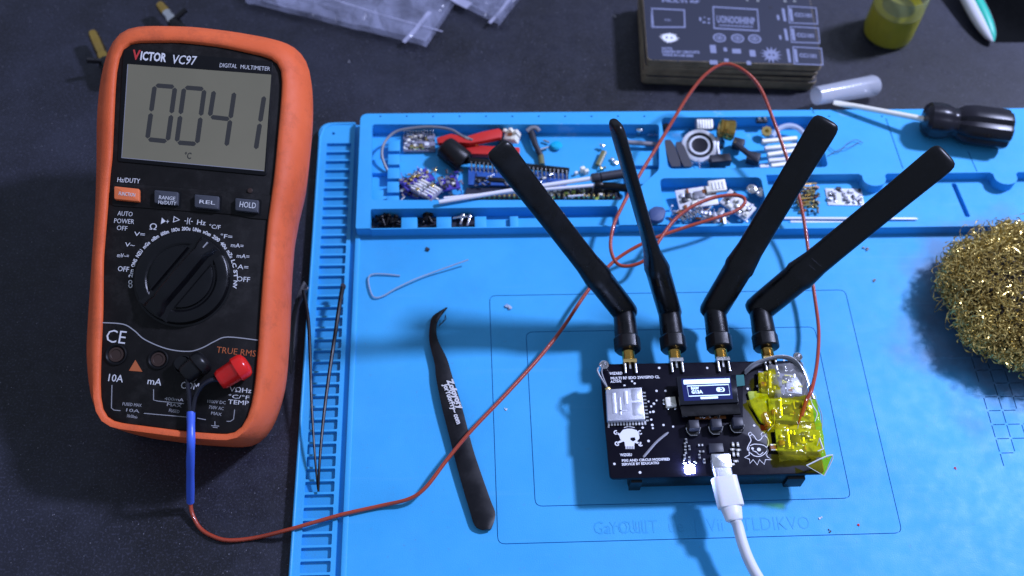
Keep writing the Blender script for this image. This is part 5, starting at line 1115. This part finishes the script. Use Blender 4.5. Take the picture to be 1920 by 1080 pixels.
r = thing('metal_block', 'grey ribbed metal block behind the white roll', 'fitting', Z(1318, 234)); F = fr(1318, 238, .75, 0, 20, 270)
t = MB(); t.box(F, -.45, -.25, 0, .5, .3, .4, .04); t.build('block', K['shield'], r)
for k in range(6): t = MB(); t.box(F, -.40+k*.15, -.26, .4, -.33+k*.15, .28, .44, .01); t.build('rib', K['steel'], r)
a = Z(1349, 240, 1.25); b = Z(1374, 245, 1.2); f = axf(a, b); L = np.linalg.norm(b-a); r = thing('knurled_fitting', 'shiny brass knurled knob in the second well', 'knob', Z(1362, 242)); t = MB()
t.lathe(f, [(.01, -.1), (.35, -.1), (.50, 0), (.52, .15), (.48, .18), (.52, .22), (.52, .40), (.56, .45), (.58, L), (.50, L+.08), (.01, L+.1)], 24); t.build('fitting_body', K['brass'], r)
t = MB(); t.tube([Z(1347, 258, .9), Z(1344, 275, .8), Z(1347, 290, .7)], .11, 8); tag(t.build('zip_chain', K['shield']), 'short silver toothed chain hanging under the brass knob', 'chain')
r = thing('barrel_socket', 'pair of black cube sockets joined by a rod in the second well', 'socket', Z(1400, 290))
for q in ((1384, 275, .30), (1412, 302, .34)): t = MB(); F = fr(q[0], q[1], .5, -25, 10, 200); t.box(F, -q[2], -q[2]*.8, 0, q[2], q[2]*.8, .5, .04); t.build('cube', K['chip'], r)
t = MB(); t.tube([Z(1380, 270, .9), Z(1420, 302, .9)], .16, 8); t.build('rod', K['grey'], r)
t = MB(); F = fr(1350, 306, .5, 5, 0); t.box(F, -.6, -.25, 0, .5, .25, .5, .05); tag(t.build('black_block', K['chip']), 'dark rectangular block against the front wall of the second well', 'block')
r = thing('brass_gear', 'small brass toothed ring beside the white bars', 'ring', Z(1437, 245)); F = fr(1437, 248, .7, 0, 20, 250); t = MB(); t.lathe(F, [(.12, 0), (.28, 0), (.28, .2), (.12, .2), (.12, 0)], 36, fl=lambda a: 1+.1*math.sin(9*a)); t.build('ring', K['gold'], r)
t = MB(); F = fr(1427, 228, .8, 0); t.box(F, -.3, -.15, 0, .3, .15, .2, .02); c0 = t.build('body', K['chip'], r2 := thing('led_pair', 'tiny dark part with two bright silver domes behind the brass ring', 'component', Z(1427, 226)))
for xx in (-.16, .16): t = MB(); t.ball(F.p(xx, 0, .24), .11, 8); t.build('dome', K['silver'], r2)
for k, (x0, y0, x1, y1, m_) in enumerate(((1429, 266, 1494, 260, 'cream'), (1434, 279, 1494, 273, 'lgrey'), (1439, 291, 1493, 283, 'cream'), (1441, 302, 1486, 298, 'lgrey'), (1446, 312, 1486, 307, 'cream'))):
    a = P(x0, y0, 1.0-.02*k); b = P(x1, y1, 1.0-.02*k); t = MB(); f = axf(a, b); L = np.linalg.norm(b-a); t.prism(f, rrect(-.11, -.12, .11, .12, .05), 0, L, .03)
    tag(t.build('ceramic_bar', K[m_] if m_ == 'cream' else K['wpcb']), '%s bar, %s of the five stacked in the second well' % ('cream' if m_ == 'cream' else 'greyish', ('rearmost', 'second from the rear', 'middle', 'second from the front', 'frontmost')[k]), 'bar', 'pale bars stacked in the second well')
t = MB(); t.tube(spline([Z(1448, 256, .8), Z(1460, 242, .9), Z(1478, 236, .95), Z(1495, 240, .9), Z(1507, 252, .8), Z(1512, 268, .7)], 5), .15, 9); tag(t.build('bent_tube', K['clear']), 'pale bent tube behind the bars in the second well', 'tube')
t = MB(); F = fr(1432, 315, .6, 3); t.box(F, -.25, -.1, 0, .25, .1, .2, .02); tag(t.build('white_chip', K['white']), 'small white chip at the front wall left of the bars', 'chip')
# ---- third well
r = thing('white_board', 'white circuit board with dark chips in the third well', 'circuit board', Z(1308, 370)); F = fr(1306, 372, .7, 7, 10, 250)
populated(F, 2.1, 1.15, r, K['wpcb'], 16, [K['cream'], K['lgrey'], K['shield'], K['chip'], K['flex']], 61, big=[(-.45, .1, .3, .3, .16, K['chip']), (-.42, .38, .12, .3, .1, K['flex']), (.15, .1, .55, .4, .12, K['lgrey']), (.78, .25, .50, .35, .25, K['cream'])])
r = thing('cream_socket', 'cream socket block on the right end of the white board', 'socket', Z(1345, 350)); F = fr(1346, 352, 1.0, 5, 10, 250); t = MB(); t.box(F, -.5, -.3, 0, .4, .35, .25, .04); t.build('block', K['cream'], r)
for k in range(4): t = MB(); t.box(F, -.35+k*.18, -.2, .25, -.25+k*.18, .2, .29, .01); t.build('groove_rib', K['wpcb'], r)
r = thing('tilted_board', 'pale circuit board with silver dots tilted at the right of the third well', 'circuit board', Z(1385, 388)); F = fr(1383, 386, .75, -42, 15, 250)
populated(F, 1.7, .95, r, K['wpcb'], 22, [K['silver'], K['lgrey'], K['cream'], K['shield'], K['chip']], 62)
for q in ((1408, 358, 'left'), (1425, 364, 'right')): 
    t = MB(); F = fr(q[0], q[1], .75, 0, 12, 250); t.lathe(F, [(.10, .02), (.26, 0), (.29, .1), (.26, .26), (.16, .30), (.11, .22)], 20); tag(t.build('metal_ring', K['silver']), '%s one of the two silver rings in the third well' % q[2], 'ring', 'silver rings in the third well')
r = thing('coil_spring', 'coiled silver wire lying inside the red loop', 'coil', Z(1300, 402)); a = Z(1278, 412, .8); b = Z(1318, 392, .9); f = axf(a, b); L = np.linalg.norm(b-a)
t = MB(); t.tube([f.p(.22*math.cos(q), .22*math.sin(q), L*q/50) for q in np.linspace(0, 50, 130)], .028, 5); t.build('coil', K['silver'], r)
r = thing('metal_clip', 'crumpled brown and silver metal clip in the third well front', 'clip', Z(1338, 408)); random.seed(90); t = MB()
for k in range(9): c = Z(1315+random.random()*45, 398+random.random()*16, .6+random.random()*.2); F = Frame(c, nrm(np.random.randn(3)), nrm(np.random.randn(3)+np.array([0, 0, 2]))); t.box(F, -.28, -.10, 0, .28, .10, .06, .01)
t.build('leaf', K['shield'], r); t = MB()
for k in range(5): c = Z(1272+random.random()*85, 398+random.random()*16, .6); F = Frame(c, nrm(np.random.randn(3)), nrm(np.random.randn(3)+np.array([0, 0, 2]))); t.box(F, -.22, -.14, 0, .22, .14, .08, .01)
t.build('brown_leaf', K['flex'], r)
t = MB(); pf = ZF(RZ); t.prism(pf, rpoly(pf.pixs([(1215, 398), (1226, 391), (1244, 393), (1248, 401), (1243, 416), (1232, 421), (1218, 418)]), .15), 0, .28, .12); tag(t.build('rubber_foot', K['pill']), 'grey blue rubber foot between the second antenna and third well', 'rubber foot')
# ---- right well
r = thing('gold_pin_header', 'tangle of gold pin headers beside the third antenna', 'pin header', Z(1512, 370)); random.seed(95)
for k in range(7):
    t = MB(); a = Z(1497, 345+k*7, .8); t.tube([a, a+np.array([1.0-.06*k, .05, -.05+.02*k])], .05, 6); t.build('pin', K['gold'], r)
for k in range(26): t = MB(); a = Z(1495+random.random()*38, 350+random.random()*48*(1-.4*random.random()), .55+.3*random.random()); t.box(Frame(a, nrm(np.random.randn(3)), nrm(np.random.randn(3)+np.array([0, 0, 1]))), -.13, -.06, 0, .13, .06, .07, .01); t.build('header_block', random.choice([K['chip'], K['oliv'], K['flex'], K['chip']]), r)
r = thing('white_module', 'white module board with silver dots in the right well', 'circuit board', Z(1582, 370)); F = fr(1583, 371, .48, -2); populated(F, 1.95, 1.1, r, K['wpcb'], 26, [K['silver'], K['white'], K['lgrey'], K['shield'], K['chip']], 64, th=.1)
for k, (a, b, lab) in enumerate((((1466, 409), (1716, 410), 'rear one of two thin white sticks in the right well'), ((1482, 416), (1660, 418), 'front one of two thin white sticks in the right well'))):
    a = P(*a, .62); b = P(*b, .62); t = MB(); t.tube([a, a*.5+b*.5, b, b+nrm(b-a)*.15], [.075, .075, .075, .02], 8, ell=.7); tag(t.build('cotton_stick', K['white']), lab, 'stick', 'thin white sticks in the right well')
# ---- loose scraps nobody could count
def scraps(name, x0, y0, x1, y1, n, zr, seed, mats_):
    random.seed(seed); np.random.seed(seed); t = MB(); ms_ = [K[q] for q in mats_]
    for k in range(n):
        c = Z(random.uniform(x0, x1), random.uniform(y0, y1), TF+.08+random.random()*zr); F = Frame(c, nrm(np.random.randn(3)), nrm(np.random.randn(3)*.6+np.array([0, 0, 1]))); t.m(random.randrange(len(ms_)))
        if k % 3: t.box(F, -random.uniform(.05, .16), -random.uniform(.03, .08), 0, random.uniform(.05, .16), random.uniform(.03, .08), random.uniform(.04, .12), .01)
        else: t.tube([F.p(-.2, 0), F.p(0, .03), F.p(random.uniform(.1, .3), .1)], .025, 5)
    t.build(name, ms_, kind='stuff')
scraps('loose_scraps', 752, 318, 866, 372, 120, .35, 201, ['purple', 'purple', 'silver', 'gold', 'chip', 'lgrey', 'cream', 'gpcb'])
scraps('loose_scraps', 1000, 352, 1165, 373, 50, .25, 202, ['chip', 'olive', 'chip', 'cream', 'silver', 'gpcb'])
scraps('loose_scraps', 1255, 388, 1400, 416, 60, .3, 203, ['silver', 'shield', 'chip', 'cream', 'flex', 'wpcb'])
scraps('loose_scraps', 1250, 240, 1360, 312, 24, .2, 204, ['chip', 'grey', 'silver', 'shield'])
scraps('loose_scraps', 1492, 350, 1536, 398, 60, .4, 205, ['gold', 'chip', 'oliv', 'flex', 'gold', 'chip'])
scraps('loose_scraps', 890, 322, 1060, 348, 50, .4, 206, ['silver', 'chip', 'bluepcb', 'chip', 'lgrey'])
# ---- small pockets
for j, (x0, x1, m_, lab, pn) in enumerate(((698, 752, 'black', 'handful of black screws in the leftmost small pocket', 'black screws'), (784, 817, 'black', 'a few black screws in the second small pocket', 'black screws'), (850, 888, 'silver', 'silver screws in the third small pocket', 'silver screws'))):
    random.seed(100+j); n_ = (10, 6, 4)[j]
    t = MB(); F = ZF(.36); t.prism(F, rrect(F.pix(x0-3, 415)[0], ZF(RZ).pix(800, 427)[1], F.pix(x1+3, 415)[0], ZF(RZ).pix(800, 389)[1], .05), -.05, .01); t.build('dark_pocket_sheet', K['chip'], mat_t)  # thin dark sheet over the pocket floor
    for k in range(n_):
        c = P(x0+6+(x1-x0-12)*(k+.5)/n_, 411+random.uniform(-5, 5), .55+random.uniform(0, .1)); an_ = random.uniform(0, 6.28); dd = np.array([math.cos(an_), math.sin(an_), random.uniform(-.2, .4)]); dd = nrm(dd)
        if j == 2: dd = nrm(np.array([.25, 1, .1])) if k % 2 else nrm(np.array([1, .2, 0]))
        f = axf(c-dd*.3, c+dd*.3); t = MB(); t.lathe(f, [(.04, 0), (.07, .05), (.07, .48), (.15, .50), (.15, .58), (.06, .62)], 10)
        w_ = ('at the far left', 'at the left', 'left of centre', 'just left of centre', 'in the centre', 'just right of centre', 'right of centre', 'at the right', 'at the far right', 'against the right wall')
        tag(t.build('screw', K[m_]), 'tiny %s screw lying %s of the %s small pocket of the tray' % ('black' if m_ == 'black' else 'silver', (w_[k] if j == 0 else (w_[0], w_[2], w_[3], w_[5], w_[6], w_[8])[k] if j == 1 else (w_[0], w_[2], w_[6], w_[8])[k]).replace('left of centre', 'slightly left').replace('right of centre', 'slightly right'), ('leftmost', 'second', 'third')[j]), 'screw', '%s in the %s pocket' % (pn, ('leftmost', 'second', 'third')[j]))
for o in OBS:
    if '_o' in o.keys(): del o['_o']
